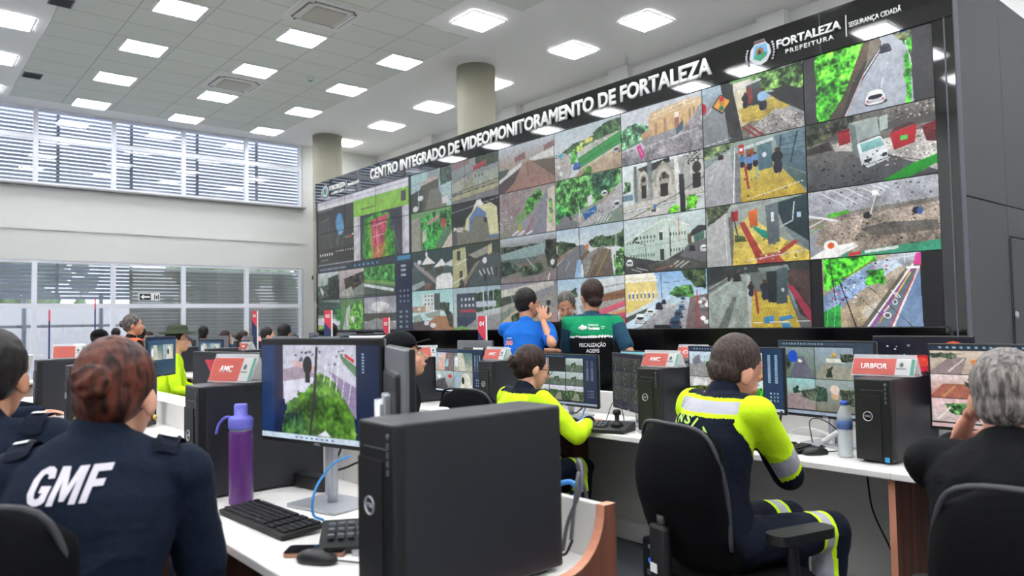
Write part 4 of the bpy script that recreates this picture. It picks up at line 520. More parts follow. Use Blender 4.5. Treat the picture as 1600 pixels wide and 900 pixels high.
rowname = {9.22: 'in the row along the back wall', 7.12: 'in the row above the video wall', 5.25: 'in line with the air conditioners', 3.35: 'in the row left of the air conditioners', 1.45: 'at the left tile edge'}
for iy, y in enumerate(PY):
    for x in PX:
        if y < 0 and x in (-17.45, -13.42, -9.1): continue
        x_ = x - (.35 if (x == -7.48 and y < 7) else 0)
        lab = 'ceiling light %s, %s from the windows' % (rowname.get(y, 'behind the camera'), colname.get(x, 'far along'))
        if (x, y) == (-9.1, 5.25): continue
        if L0 is None: L0 = make_light((x_, y, HC-.012), lab); o = L0
        else: o = dup(L0, (x_, y, HC-.012), 0, lab)
        o['label'] = lab
# air conditioning cassettes
mac = mat('ac_plastic', 'e4e4df', .4)
def make_ac(loc, lab):
    t = thing('air_conditioner', lab, 'air conditioner', loc, 0, 'ceiling cassette air conditioners')
    b = bm(); prism(b, rrect(0, 0, .98, .98, .05), 'z', -.03, 0); obj('panel', b, mac, t)
    b = bm(); prism(b, rrect(0, 0, .52, .52, .04), 'z', -.055, -.03)
    obj('grille', b, mat('ac_grille', 'c3bfb4', .5, nz=.15, scale=60, stretch=(1, 30, 1)), t)
    for s, ax in ((1, 0), (-1, 0), (1, 1), (-1, 1)):
        b = bm()
        if ax == 0: prism(b, rrect(s*.36, 0, .07, .66, .03), 'z', -.036, -.03)
        else: prism(b, rrect(0, s*.36, .66, .07, .03), 'z', -.036, -.03)
        obj('air_outlet', b, mat('outlet_dark', '6a6a66', .5), t)
        b = bm()
        if ax == 0: prism(b, rrect(s*.345, 0, .05, .6, .02), 'z', -.046, -.036)
        else: prism(b, rrect(0, s*.345, .6, .05, .02), 'z', -.046, -.036)
        obj('flap', b, mac, t)
    return t
make_ac((-10.3, 5.1, HC-.012), 'square ceiling air conditioner nearest the camera, at the top of the view')
make_ac((-14.35, 5.2, HC-.012), 'square ceiling air conditioner farther away between two ceiling lights')
for x, y, lab in ((-12.2, 1.95, 'small grey air vent at the ceiling edge near the top left corner'), (-16.1, 2.12, 'small grey air vent in the ceiling closer to the windows')):
    t = thing('ceiling_vent', lab, 'vent', (x, y, HC-.012)); b = bm(); box(b, 0, 0, -.006, .34, .3, .012); obj('frame', b, M_grey, t)
    b = bm()
    for i in range(5): box(b, -.12+.06*i, 0, -.016, .03, .26, .01)
    obj('grille', b, mat('vent_dark', '3a3b3c', .6), t)
t = thing('smoke_detector', 'tiny green lit smoke detector on the ceiling tiles', 'detector', (-13.2, 6.24, HC-.012))
b = bm(); lathe(b, [(.05, -.05), (.07, -.02), (.075, 0)], n=16); obj('base', b, mac, t); b = bm(); lathe(b, [(.03, -.06), (.045, -.05)], n=12); obj('indicator', b, mat('green_led', '2f8f66', .4, emit=.3), t)
# exit sign hanging near the windows, camera on the wall
t = thing('exit_sign', 'small black and white exit sign with arrow in front of the lower windows', 'sign', (-18.345, 4.72, 2.07), -PI/2)
b = bm(); box(b, 0, 0, 0, .44, .02, .17); obj('board', b, M_txt, t)
b = bm(); box(b, .09, .012, 0, .24, .004, .145); obj('arrow_field', b, M_dark, t)
b = bm(); prism(b, [(.19, 0), (.12, .055), (.12, .02), (-.01, .02), (-.01, -.02), (.12, -.02), (.12, -.055)], 'y', .014, .018); obj('arrow', b, M_txt, t)
b = bm(); box(b, -.11, .013, 0, .02, .004, .12); box(b, -.19, .013, 0, .02, .004, .12); box(b, -.15, .013, -.01, .03, .004, .07); obj('running_figure', b, M_dark, t)
t = thing('security_camera', 'small black dome camera on the white wall beside the column', 'camera', (-18.38, 8.72, 2.62))
b = bm(); tube(b, [(0, 0, 0), (.08, 0, 0)], .04); obj('mount', b, M_txt, t)
b = bm(); ell(b, (.12, 0, -.02), (.08, .08, .08)); obj('dome', b, M_dark, t)
b = bm(); tube(b, curve_pts([(.02, .03, -.05), (.05, .1, -.2), (.02, .24, -.28)]), .006); obj('cable', b, M_dark, t)

# ------------------------------------------------------------------ video wall
YW = 7.06; X0 = -2.539-12.1; PW, PH = 1.21, .6717; ZB = 1.233; ZT = ZB+4*PH
t = thing('video_wall_frame', 'glossy black surround of the giant video wall with white headline lettering', 'video wall', (0, YW, 0))
VW = t
b = bm()
box(b, (-14.70-2.345)/2, .08, (ZT+4.335)/2, 14.70-2.345, .2, 4.335-ZT); obj('header_panel', b, M_gloss, t)
b = bm(); box(b, (-14.70+X0)/2, .09, (ZT)/2, abs(-14.70-X0), .2, ZT); obj('side_panel', b, M_gloss, t)
b = bm(); box(b, (-2.539-2.345)/2, .09, ZT/2, .19, .2, ZT); obj('side_panel', b, M_gloss, t)
b = bm()
for i in range(12):
    x0 = -14.64+i*12.1/12; box(b, x0+12.1/24, .09, (ZB)/2, 12.1/12-.006, .2, ZB-.005)
obj('base_panel', b, mat('black_base_acrylic', '040405', .12, spec=.25), t)
b = bm(); box(b, -3.55, -.0205, (ZT+4.335)/2, .006, .004, 4.335-ZT); box(b, -7.2, -.0205, (ZT+4.335)/2, .006, .004, 4.335-ZT); box(b, -2.44, -.012, 2.0, .012, .004, 4.0); obj('seam', b, M_grey, t)
YT = -.021
def wtext(s, x0, x1, z, h, bold, nm='lettering', par=None, m=M_txt, yy=YT, depth=.012, space=1.0):
    b = fit_text(s, x1-x0, h, bold, depth, space=space); place_bm(b, (x0, yy, z), (1, 0, 0), (0, 0, 1), (0, -1, 0))
    return obj(nm, b, m, par or VW)
wtext('CENTRO INTEGRADO DE VIDEOMONITORAMENTO DE FORTALEZA', -12.36, -4.80, 4.055, .20, .035, 'headline_lettering')
M_letr = mat('headline_white', 'f1f1ee', .5)
def logo(x, s, parent):
    """town crest with wordmark; x = left of crest, s = scale"""
    def P(u, v): return (x+u*s, 4.12+v*s)
    b = bm(); prism(b, [P(.02, -.05), P(.08, -.12), P(.16, -.145), P(.24, -.12), P(.30, -.03), P(.28, .06), P(.23, .11), P(.22, .15), P(.09, .15), P(.09, .11), P(.04, .06)], 'y', YT-.008, YT); obj('crest_backing', b, mat('crest_silver', 'cfd3d6', .5), parent)
    b = bm(); prism(b, [P(.07, -.05), P(.16, -.1), P(.26, -.03), P(.24, .09), P(.09, .09)], 'y', YT-.012, YT-.008); obj('crest_shield', b, mat('crest_blue', '6fb3dc', .5), parent)
    b = bm(); prism(b, [P(.08, -.06), P(.16, -.1), P(.25, -.05), P(.24, -.01), P(.1, -.02)], 'y', YT-.014, YT-.012); obj('crest_field', b, mat('crest_green', '2f9a6f', .5), parent)
    b = bm(); prism(b, [P(.11, -.02), P(.21, -.02), P(.2, .045), P(.18, .045), P(.18, .06), P(.14, .06), P(.14, .045), P(.12, .045)], 'y', YT-.017, YT-.014); obj('crest_tower', b, mat('crest_brown', '9a6a3a', .5), parent)
    b = bm(); prism(b, [P(.145, -.02), P(.175, -.02), P(.175, .015), P(.16, .03), P(.145, .015)], 'y', YT-.02, YT-.017); obj('crest_gate', b, M_dark, parent)
    b = bm()
    for q in range(7):
        a = q/6; ell(b, (P(.0-.02*math.sin(a*PI), -.11+.17*a)[0], YT-.01, P(0, -.11+.17*a)[1]), (.016*s, .006, .014*s), n=8); ell(b, (P(.32+.02*math.sin(a*PI), 0)[0], YT-.01, P(0, -.11+.19*a)[1]), (.016*s, .006, .014*s), n=8)
    obj('crest_wreath', b, mat('crest_leaves', 'b9b3b8', .6), parent)
    b = bm(); prism(b, [P(.085, .115), P(.225, .115), P(.225, .145), P(.085, .145)], 'y', YT-.014, YT-.008); obj('crest_crown', b, mat('crest_maroon', '6a4a52', .5), parent)
logo(-4.345, .9, VW); logo(-14.36, .88, VW)
wtext('FORTALEZA', -4.01, -3.335, 4.105, .085, .026); wtext('PREFEITURA', -3.915, -3.41, 4.025, .045, .012, space=1.25)
b = bm(); box(b, -3.287, YT-.004, 4.115, .006, .008, .21); obj('divider_bar', b, M_txt, VW)
wtext('SEGURANÇA CIDADÃ', -3.26, -2.78, 4.09, .048, .006)
wtext('FORTALEZA', -14.03, -13.345, 4.09, .095, .035); wtext('PREFEITURA', -13.95, -13.4, 4.0, .045, .02, space=1.25)
b = bm(); box(b, -13.31, YT-.004, 4.085, .006, .008, .2); obj('divider_bar', b, M_txt, VW)
wtext('SEGURANÇA CIDADÃ', -13.24, -12.8, 4.075, .05, .006)
# grey enclosure side with service door
mgp = mat('grey_cladding', '3e4043', .5, nz=.03, scale=1.5)
t = thing('enclosure_side', 'grey panelled side of the video wall enclosure with service door', 'partition', (-2.30, 0, 0))
for y0, y1 in ((6.96, 7.98), (7.98, 9.3), (9.3, 10.69)):
    for z0, z1 in ((0, 2.33), (2.34, 4.3)):
        if y0 == 7.98 and z0 == 0:
            b = bm(); box(b, -.02, (y0+y1)/2, 2.19, .04, y1-y0-.006, .28); obj('cladding_panel', b, mgp, t); continue
        b = bm(); box(b, -.02, (y0+y1)/2, (z0+z1)/2, .04, y1-y0-.006, z1-z0-.004); obj('cladding_panel', b, mgp, t)
dr = obj('door', (lambda q: (box(q, -.02, 8.64, 1.02, .045, 1.29, 2.03), q)[-1])(bm()), mgp, t)
b = bm(); box(b, .012, 8.0, 1.03, .006, .016, 2.04); box(b, .012, 8.64, 2.05, .006, 1.3, .012); obj('gap_line', b, mat('navy_gap', '141a33', .5), t)
b = bm(); ell(b, (.02, 8.03, 1.32), (.02, .03, .04)); obj('handle', b, M_silver, dr)
b = bm(); box(b, -.012, 6.953, 2.15, .03, .010, 4.3); obj('corner_trim', b, M_grey, t)
# the 40 display panels
LEFT = {}
mega = paint(288, 216, '@ mapA 0 0 .435 .5;@ mapB .435 0 1 .5;@ app 0 .5 1 1;r 222 .98 0 1 .5', 3)
lab_left = [['browser window corner with a dark map', 'dark map window edge meeting a lime green page header', 'lime green page header at its right end'],
            ['lower part of the dark outline map', 'left half of the red and green heat map', 'right half of the heat map'],
            ['dark foliage camera picture', 'tree and white building camera pictures', 'lawn picture beside a navy side menu'],
            ['white fence and grass picture', 'palms and clouded camera pictures', 'grey stormy picture beside a navy menu']]
feeds = {3: 'h', 4: 'f', 5: 'e', 6: 'd', 7: 'c', 8: 'b', 9: 'a'}
labs = {'h': ['a wet street with a grid fronted tower block', 'garden trees around a red sculpture', 'white pointed roofs on a pier over dark water', 'beach bar umbrellas and a brown terrace'],
        'f': ['a shop with a red sign behind crossed wires', 'a cream and blue arched gateway', 'a yellow building beside a dark street', 'a navy building with white lettering and flag poles'],
        'e': ['a brown earth street between market roofs', 'a crowded avenue with a planted median', 'a curved grey roofed terminal among trees', 'an elevated viaduct and a road with dark cars'],
        'd': ['a green sports pitch beside a road', 'a blue bus under large trees', 'a road curving beside tram tracks', 'a pink square with a white canopy'],
        'c': ['a beige corner church and a magenta banner', 'a white cathedral doorway', 'a pale green corner building', 'a yellow building with parked cars'],
        'b': ['a yellow traffic light warning sign', 'people on a yellow pavement at a bus stop', 'an empty yellow pavement with red stripe', 'a bus shelter on a patterned yellow pavement'],
        'a': ['a white car on a road beside bright green trees', 'a white truck between red skips', 'a rough paved lot seen from above', 'a graffiti wall and marked cycle lane']}
mbz = mat('panel_bezel', '0b0c0e', .3)
for cidx in range(10):
    for ridx in range(4):
        cx = X0+PW*(cidx+.5); cz = ZT-PH*(ridx+.5)
        if cidx < 3:
            img = mega[ridx*54:(ridx+1)*54, cidx*96:(cidx+1)*96]; lab = lab_left[ridx][cidx]
        else:
            L = feeds[cidx]; res = {9: 230, 8: 190, 7: 160, 6: 144}.get(cidx, 112)
            img = paint(res, res*9//16, FEED[L+str(ridx)]+';s .04', cidx*7+ridx); lab = labs[L][ridx]
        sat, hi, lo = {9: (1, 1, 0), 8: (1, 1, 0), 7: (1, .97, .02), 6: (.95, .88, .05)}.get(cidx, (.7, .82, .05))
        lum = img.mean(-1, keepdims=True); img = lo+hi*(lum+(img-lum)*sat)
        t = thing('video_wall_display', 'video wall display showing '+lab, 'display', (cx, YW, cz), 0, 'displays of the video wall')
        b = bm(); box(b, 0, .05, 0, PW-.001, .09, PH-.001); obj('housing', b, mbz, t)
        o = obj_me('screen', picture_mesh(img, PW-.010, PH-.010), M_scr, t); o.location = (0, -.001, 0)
# ------------------------------------------------------------------ desks, in back to back rows
DT = .745
DZ = DT+.0015
def make_desk(loc, w, depth, side, label, group, rz=0, spine=True, curved=False):
    """desk bay: local x 0..w, front edge at y=0, back (spine) at y=depth"""
    t = thing('desk', label, 'desk', loc, rz, group)
    b = bm(); box(b, w/2, depth/2, DT-.0135, w-.002, depth, .027, bev=.004); obj('desktop', b, M_deskw, t)
    b = bm(); box(b, w/2, depth-.02, .40, w-.002, .018, .62); obj('modesty_panel', b, mat('modesty_white', 'd3d2cf', .5), t)
    if spine:
        b = bm(); box(b, w/2, depth-.012, (DT+.885)/2, w-.002, .022, .885-DT, bev=.003); obj('back_panel', b, M_deskw, t)
    b = bm(); box(b, w/2, depth-.07, .06, w-.04, .06, .11, bev=.004); obj('cable_raceway', b, mat('raceway_white', 'c9c9c6', .4), t)
    for sx_ in side:
        if curved and sx_ == w:
            prof = [(.02, 0), (.02, DT), (depth-.17, DT)]+[(depth-.17+.13*math.sin(a), DT+.14-.14*math.cos(a)) for a in [i*PI/16 for i in range(9)]]+[(depth-.04, .89), (depth, .89), (depth, 0)]
            b = bm(); prism(b, prof, 'x', sx_, sx_+.028)
            o = obj('side_panel', b, [M_wood, M_edge], t)
            for p in o.data.polygons:
                if abs(p.normal.x) < .5: p.material_index = 1
        else:
            b = bm(); box(b, sx_-.014, depth/2+.02, (DT-.027)/2, .026, depth-.05, DT-.027); o = obj('side_panel', b, [M_wood, M_edge], t)
            for p in o.data.polygons:
                if abs(p.normal.y) > .5: p.material_index = 1
    return t
GR1 = 'white desks of the nearest row'; GR2 = 'white desks of the row facing the video wall'
RW1 = 1.36; Y1 = .75; D1 = .66
desk1 = make_desk((-1.31-RW1, Y1, 0), RW1, D1, (RW1,), 'white desk nearest the camera with a curved peach edged end panel', GR1, curved=True)
desk1b = make_desk((-1.31-2*RW1, Y1, 0), RW1, D1, (RW1,), 'white desk under the second black computer of the nearest row', GR1)
where = {3: 'white desk of the nearest row hidden behind the brown haired officer', 4: 'white desk with hands resting on it at the left', 5: 'white desk of the nearest row at the far left'}
for k in (3, 4, 5): dup(desk1b, (-1.31-k*RW1, Y1, 0), 0, where[k], GR1)
for k in (2, 3, 4, 5): dup(desk1b, (-1.31-(k-1)*RW1, Y1+2*D1+.004, 0), PI, ['', '', 'white desk behind the garden monitor with a cup at its end', 'white desk carrying the grey monitor back behind the coral sign', 'white desk carrying the monitor back behind the brown haired officer', 'white desk on the far side of the nearest row at the left'][k], 'white desks on the far side of the nearest row')
RW2 = 1.10; Y2 = 2.95; D2 = .66
desk2 = make_desk((-2.38, Y2, 0), RW2, D2, (RW2,), 'white desk with brown side panel used by the man in yellow and navy', GR2)
for k, lab in ((-1, 'white desk at the right edge in front of the grey haired man'), (0, None), (1, 'white desk used by the woman with glasses and hair bun'), (2, 'white desk of the facing row behind the large computer case'), (3, 'white desk at the far left end of the facing row')):
    if lab: dup(desk2, (-2.38-k*RW2, Y2, 0), 0, lab, GR2)

# ------------------------------------------------------------------ computers, monitors, signs, keyboards
mgr = bpy.data.materials.new('hex_grille'); mgr.use_nodes = True; n = mgr.node_tree.nodes; l = mgr.node_tree.links; B = n['Principled BSDF']
B.inputs['Roughness'].default_value = .45
tc = n.new('ShaderNodeTexCoord'); vo = n.new('ShaderNodeTexVoronoi'); cr_ = n.new('ShaderNodeValToRGB'); vo.inputs['Scale'].default_value = 95; vo.feature = 'DISTANCE_TO_EDGE'; vo.inputs['Randomness'].default_value = .12
l.new(tc.outputs['Object'], vo.inputs[0]); l.new(vo.outputs[0], cr_.inputs[0]); l.new(cr_.outputs[0], B.inputs['Base Color'])
cr_.color_ramp.elements[0].color = (.018, .019, .021, 1); cr_.color_ramp.elements[1].color = (.003, .003, .003, 1); cr_.color_ramp.elements[1].position = .25
GT = 'black computer towers on the desks'
def make_tower(loc, w, d, h, label, rz=0, group=GT):
    """front faces -Y, loc = centre of the footprint"""
    t = thing('computer_tower', label, 'computer', loc, rz, group)
    b = bm(); box(b, 0, .012, h/2+.004, w, d-.024, h-.008, bev=.008, seg=3); obj('case', b, M_case, t)
    b = bm(); box(b, 0, -d/2+.016, h/2+.004, w-.004, .032, h-.012, bev=.006); obj('front_bezel', b, M_black, t)
    b = bm(); box(b, -w*.12, -d/2-.001, h*.43, w*.66, .006, h*.74); obj('grille', b, mgr, t)
    b = bm(); lathe(b, [(.020, 0), (.020, .003), (.0165, .003), (.0165, 0)], n=28)
    place_bm(b, (-w*.12, -d/2-.004, h*.55), (1, 0, 0), (0, 0, 1), (0, -1, 0)); obj('logo_ring', b, M_silver, t)
    b = fit_text('DELL', .024, .0085, .02, .0015); place_bm(b, (-w*.12-.012, -d/2-.004, h*.55-.004), (1, 0, 0), (0, 0, 1), (0, -1, 0)); obj('logo_lettering', b, M_silver, t)
    b = bm()
    for i in range(4): box(b, w*.34, -d/2-.001, h*.88-i*.018, .006, .004, .012)
    ell(b, (w*.34, -d/2-.001, h*.93), (.006, .003, .006), n=10); obj('ports', b, M_grey, t)
    b = bm(); box(b, w*.33, -d/2-.001, h*.055, .018, .003, .02); obj('badge', b, mat('blue_badge', '2b8fc4', .3), t)
    b = bm(); box(b, 0, -d/2-.001, h*.86, w*.6, .003, .002); obj('drive_slot', b, M_grey, t)
    for s in (-1, 1): b = bm(); box(b, 0, s*d*.38, .004, w*.8, .03, .008); obj('foot', b, M_dark, t)
    return t
TW = .155
tower = make_tower((-1.405, 1.04, DZ), .152, .47, .395, 'large black computer tower dominating the foreground centre')
dup(tower, (-2.78, 1.09, DZ), 0, 'black computer tower behind the purple bottle')
dup(tower, (-5.05, 1.09, DZ), 0, 'black computer tower left of the brown haired officer, close to her head')
dup(tower, (-6.20, 1.09, DZ), 0, 'black computer tower farthest left beside the wooden counter')
tower2 = make_tower((-1.397, 3.32, DZ), TW, .46, .342, 'black computer tower under the sign reading URBFOR')
dup(tower2, (-2.575, 3.34, DZ), 0, 'black computer tower under the sign reading AMC, beside the yellow jacket')
dup(tower2, (-3.96, 3.34, DZ), 0, 'black computer tower behind the woman with the hair bun')
dup(tower2, (-4.90, 3.2, DZ), 0, 'black computer tower behind the man with the black cap')

M_shell = mat('monitor_back', '6a6d72', .45)
def make_monitor(loc, rz, label, feed, w=.55, h=.325, zc=1.03, tilt=0, res=150, on=True, group='desk monitors', off='screen'):
    """screen faces -Y; loc on the desk; zc = height of the screen centre"""
    t = thing('monitor', label, 'monitor', (loc[0], loc[1], DZ), rz, group)
    z = zc-DT; R = Matrix.Rotation(tilt, 3, 'X')
    b = bm(); box(b, 0, 0, 0, w, .016, h, bev=.004); box(b, 0, .018, -.01, w*.62, .028, h*.66, bev=.012)
    for v in b.verts: v.co = R @ v.co+Vector((0, 0, z))
    obj('housing', b, M_black, t)
    b = bm(); box(b, 0, .012, 0, w-.006, .014, h-.006, bev=.004)
    for v in b.verts: v.co = R @ v.co+Vector((0, 0, z))
    obj('back_shell', b, M_shell, t)
    if on:
        img = paint(res, int(res*h/w), FEED[feed], len(label)+3)
        o = obj_me('screen', picture_mesh(img, w-.016, h-.022), M_scr2, t); o.rotation_euler = (tilt, 0, 0); o.location = (0, -.0092, z+.003)
    else:
        b = bm(); box(b, 0, -.0085, z+.003, w-.016, .001, h-.022); obj('screen', b, M_scr_off, t)
    b = bm(); tube(b, [(0, .055, .004), (0, .055, z+.02)], .018, 12); box(b, 0, .05, z*.5+.02, .045, .02, z-.02, bev=.004); box(b, 0, .035, z, .07, .03, .07, bev=.005); obj('stand_neck', b, M_silver, t)
    b = bm(); prism(b, rrect(0, .05, .24, .19, .012), 'z', 0.0005, .009); obj('stand_base', b, M_silver, t)
    b = fit_text('DELL', .03, .008, .02, .0008); place_bm(b, (-.015, -.0086, z-h/2+.002), (1, 0, 0), (0, 0, 1), (0, -1, 0)); obj('logo_lettering', b, M_silver, t)
    b = bm(); lathe(b, [(.022, 0), (.022, .002), (.018, .002), (.018, 0)], n=20)
    place_bm(b, (0, .0325, z), (-1, 0, 0), (0, 0, 1), (0, 1, 0)); obj('back_logo', b, M_silver, t)
    return t
make_monitor((-2.32, 1.12), math.radians(14), 'large monitor showing a green garden with a white fence, behind the keyboard', 'garden', w=.60, h=.355, zc=1.125, res=240)
make_monitor((-4.52, 3.30), 0, 'monitor showing four busy traffic pictures between two rows', 'quad', zc=.985, w=.60, h=.33, res=160)
make_monitor((-3.41, 3.31), 0, 'monitor with a grid of nine street pictures beside the woman with glasses', 'nine', zc=.975, w=.58, res=160)
make_monitor((-2.87, 3.30), math.radians(-25), 'dim monitor with dark camera thumbnails left of the AMC computer', 'darkgrid', zc=.985, w=.46, h=.33)
make_monitor((-2.20, 3.34), math.radians(-3), 'monitor showing four bright views of towers and red earth beside the short haired man', 'city', w=.58, h=.325, zc=1.035, res=190)
make_monitor((-1.73, 3.36), math.radians(-6), 'monitor with four road pictures, one with a blue disc, left of the URBFOR computer', 'four', w=.50, h=.36, zc=1.05)
make_monitor((-1.35, 3.48), 0, 'monitor with a dark wallpaper of red spheres behind the URBFOR computer', 'balloon', w=.42, h=.30, zc=1.10)
make_monitor((-.98, 3.36), 0, 'monitor with pinkish street pictures in front of the grey haired man', 'pink', w=.60, h=.355, zc=1.045, res=170)
# monitors seen from behind, on the far side of the first row
make_monitor((-1.83, 1.13), math.radians(156), 'monitor seen from its edge just behind the foreground computer', 'desk', w=.47, h=.33, zc=1.115)
make_monitor((-3.35, 1.72), math.radians(176), 'grey monitor back behind the coral sign on the second computer', 'desk', w=.54, h=.32, zc=1.09)
make_monitor((-3.22, 1.13), math.radians(12), 'monitor with colourful pictures between the officer and the second computer', 'colour', w=.50, h=.32, zc=1.08)
make_monitor((-6.45, 1.75), math.radians(140), 'grey monitor back just right of the brown haired officer', 'desk', w=.50, h=.32, zc=1.12)

def make_sign(loc, rz, label, text, L=.24, hh=.085, group='tent signs on the computers'):
    t = thing('tent_sign', label, 'sign', loc, rz, group)
    b = bm(); a = .035
    for s in (-1, 1):
        prism(b, [(s*a*1.25, 0), (s*(a*1.25-.003), 0), (0, hh), (0, hh+.003)] if s > 0 else [(-a*1.25, 0), (0, hh+.003), (0, hh), (-a*1.25+.003, 0)], 'x', -L/2, L/2)
    box(b, 0, 0, .0012, L, a*2.5, .0024)
    obj('holder', b, M_acr, t)
    e1 = Vector((0, a*1.25, hh)).normalized(); nrm = Vector((0, -hh, a*1.25)).normalized(); base = Vector((0, -a*1.25, 0))+nrm*.002
    nb = Vector((0, hh, a*1.25)).normalized(); e2 = Vector((0, -a*1.25, hh)).normalized()
    def quad(x0, x1, m, nm, off=0, v0=.006, v1=None):
        v1 = v1 or hh-.006; b = bm(); vs = [b.verts.new(base+nrm*off+Vector((x, 0, 0))+e1*v) for x, v in ((x0, v0), (x1, v0), (x1, v1), (x0, v1))]; b.faces.new(vs)
        bmesh.ops.solidify(b, geom=b.faces[:], thickness=.0006); return obj(nm, b, m, t)
    quad(-L/2+.004, L*.20, M_coral, 'coral_card'); quad(L*.20, L/2-.018, M_txt, 'white_card'); quad(L/2-.018, L/2-.004, M_mint, 'mint_strip')
    b = bm(); vs = [b.verts.new(Vector((x, a*1.25, 0))+nb*.002+e2*v) for x, v in ((-L/2+.004, .006), (L/2-.004, .006), (L/2-.004, hh-.006), (-L/2+.004, hh-.006))]; b.faces.new(vs[::-1]); bmesh.ops.solidify(b, geom=b.faces[:], thickness=.0006); obj('rear_card', b, M_txt, t)
    b = bm(); prism(b, [(-.006, 0), (.006, 0), (.008, .012), (0, .022), (-.008, .012)], 'z', 0, .0006); place_bm(b, base+nrm*.001+Vector((L*.29, 0, 0))+e1*hh*.5, (1, 0, 0), e1, nrm); obj('crest', b, M_grey, t)
    b = bm(); box(b, 0, 0, 0, L*.15, .003, .0006); place_bm(b, base+nrm*.0015+Vector((L*.29, 0, 0))+e1*hh*.4, (1, 0, 0), e1, nrm); obj('fine_print', b, M_grey, t)
    if text:
        wt = L*.3 if len(text) < 5 else L*.42
        b = fit_text(text, wt, .024, .02, .0006); place_bm(b, base+nrm*.0012+Vector((-L*.14-wt/2, 0, 0))+e1*(hh*.5-.011), (1, 0, 0), e1, nrm); obj('lettering', b, M_txt, t)
    return t
TT1, TT2 = DT+.399, DT+.346
make_sign((-1.405, 3.24, TT2), math.radians(2), 'coral and white tent sign reading URBFOR', 'URBFOR', L=.255, hh=.085)
make_sign((-2.56, 3.22, TT2), math.radians(2), 'coral and white tent sign reading AMC next to the yellow jacket', 'AMC', L=.235)
make_sign((-3.96, 3.22, TT2), math.radians(4), 'coral tent sign reading AMC behind the woman with the hair bun', 'AMC', L=.22)
make_sign((-4.85, 3.22, TT2), math.radians(70), 'white tent sign seen edge on beside the man with the black cap', '', L=.2)
make_sign((-2.78, 1.02, TT1), math.radians(22), 'blurred coral tent sign on the computer behind the purple bottle', 'AMC', L=.22, hh=.10)
make_sign((-5.05, 1.06, TT1), math.radians(75), 'white tent sign seen edge on just left of the brown haired officer', '', L=.2, hh=.10)
make_sign((-6.20, 1.06, TT1), math.radians(75), 'white tent sign seen edge on at the far left computer', '', L=.2, hh=.10)

def make_keyboard(loc, rz, label, w=.44, d=.135):
    t = thing('keyboard', label, 'keyboard', loc, rz, 'black computer keyboards')
    b = bm(); box(b, 0, 0, .009, w, d, .014, bev=.003)
    for v in b.verts: v.co.z += (v.co.y+d/2)*.06
    obj('body', b, M_dark, t)
    b = bm(); pitch_ = (w-.02)/22
    for r in range(6):
        for c in range(22):
            if c in (15, 18) or (r == 0 and c in (1,)): continue
            if r == 5 and 4 <= c <= 9: continue
            x = -w/2+.01+pitch_*(c+.5); y = d/2-.014-r*(d-.02)/6-(0 if r else -.002)
            box(b, x, y-.004, .019+(y+d/2)*.06, pitch_*.82, (d-.02)/6*.8, .007, bev=.0012, seg=1)
    box(b, -w/2+.01+pitch_*7, d/2-.018-5*(d-.02)/6, .019+.001, pitch_*6, (d-.02)/6*.8, .007, bev=.001, seg=1)
    obj('keys', b, M_black, t)
    return t
kb = make_keyboard((-2.26, .925, DZ), math.radians(3), 'black keyboard on the nearest desk below the garden monitor')
dup(kb, (-1.93, 3.15, DZ), math.radians(-4), 'black keyboard beside the hand of the man in yellow')
dup(kb, (-3.35, 3.08, DZ), 0, 'black keyboard under the hand of the woman with glasses')
dup(kb, (-4.85, .95, DZ), 0, 'black keyboard beside the hands at the left')
dup(kb, (-1.0, 3.12, DZ), 0, 'black keyboard in front of the grey haired man')
def make_mouse(loc, rz, label):
    t = thing('mouse', label, 'mouse', loc, rz, 'black computer mice')
    b = bm(); ell(b, (0, 0, .008), (.031, .058, .026), n=24)
    for v in b.verts: v.co.z = max(v.co.z, 0)+0; v.co.x *= 1-.12*math.cos(v.co.y*40)
    obj('shell', b, M_black, t, True)
    b = bm(); tube(b, [(-.004, .03, .033), (.004, .03, .033)], .007, 12); obj('scroll_wheel', b, M_dark, t)
    b = bm(); box(b, 0, .025, .0302, .0012, .045, .006); obj('button_seam', b, M_dark, t)
    return t
ms = make_mouse((-1.80, .86, DZ), math.radians(-60), 'black mouse on the nearest desk in front of the phone')
dup(ms, (-1.665, 3.12, DZ), math.radians(-35), 'black mouse beside the water bottle')
t = thing('smartphone', 'smartphone with a copper case lying on the nearest desk behind the mouse', 'phone', (-1.875, .895, DZ), math.radians(-40))
b = bm(); prism(b, rrect(0, 0, .078, .16, .012), 'z', 0, .0095); obj('case', b, mat('copper_case', 'a87962', .35, metal=.5), t)
b = bm(); prism(b, rrect(0, 0, .073, .155, .01), 'z', .0095, .0105); obj('glass', b, mat('phone_glass', '0b0d12', .05, spec=.8), t)

# purple bottle
t = thing('water_bottle', 'purple metal drinking bottle with lilac screw cap standing on the desk', 'bottle', (-2.575, .955, DZ))
mpur = mat('purple_enamel', '5d2a78', .32, nz=.12, scale=8); mlil = mat('lilac_plastic', '6f6fd0', .4)
b = bm(); lathe(b, [(.038, 0), (.040, .004), (.040, .235), (.038, .242), (.036, .246)], n=36); obj('body', b, mpur, t)
b = bm(); lathe(b, [(.0365, .246), (.0365, .252)], n=36); obj('neck_ring', b, M_silver, t)
b = bm(); lathe(b, [(.039, .252), (.041, .256), (.041, .285), (.034, .293), (.022, .297), (.022, .33), (.019, .336), (.001, .337)], n=36); obj('cap', b, mlil, t)
b = bm(); tube(b, curve_pts([(-.028, -.02, .289), (-.05, -.035, .288), (-.068, -.05, .265), (-.075, -.058, .232)]), [.005]*25, 8)
for v in b.verts: pass
obj('loop_strap', b, mlil, t)
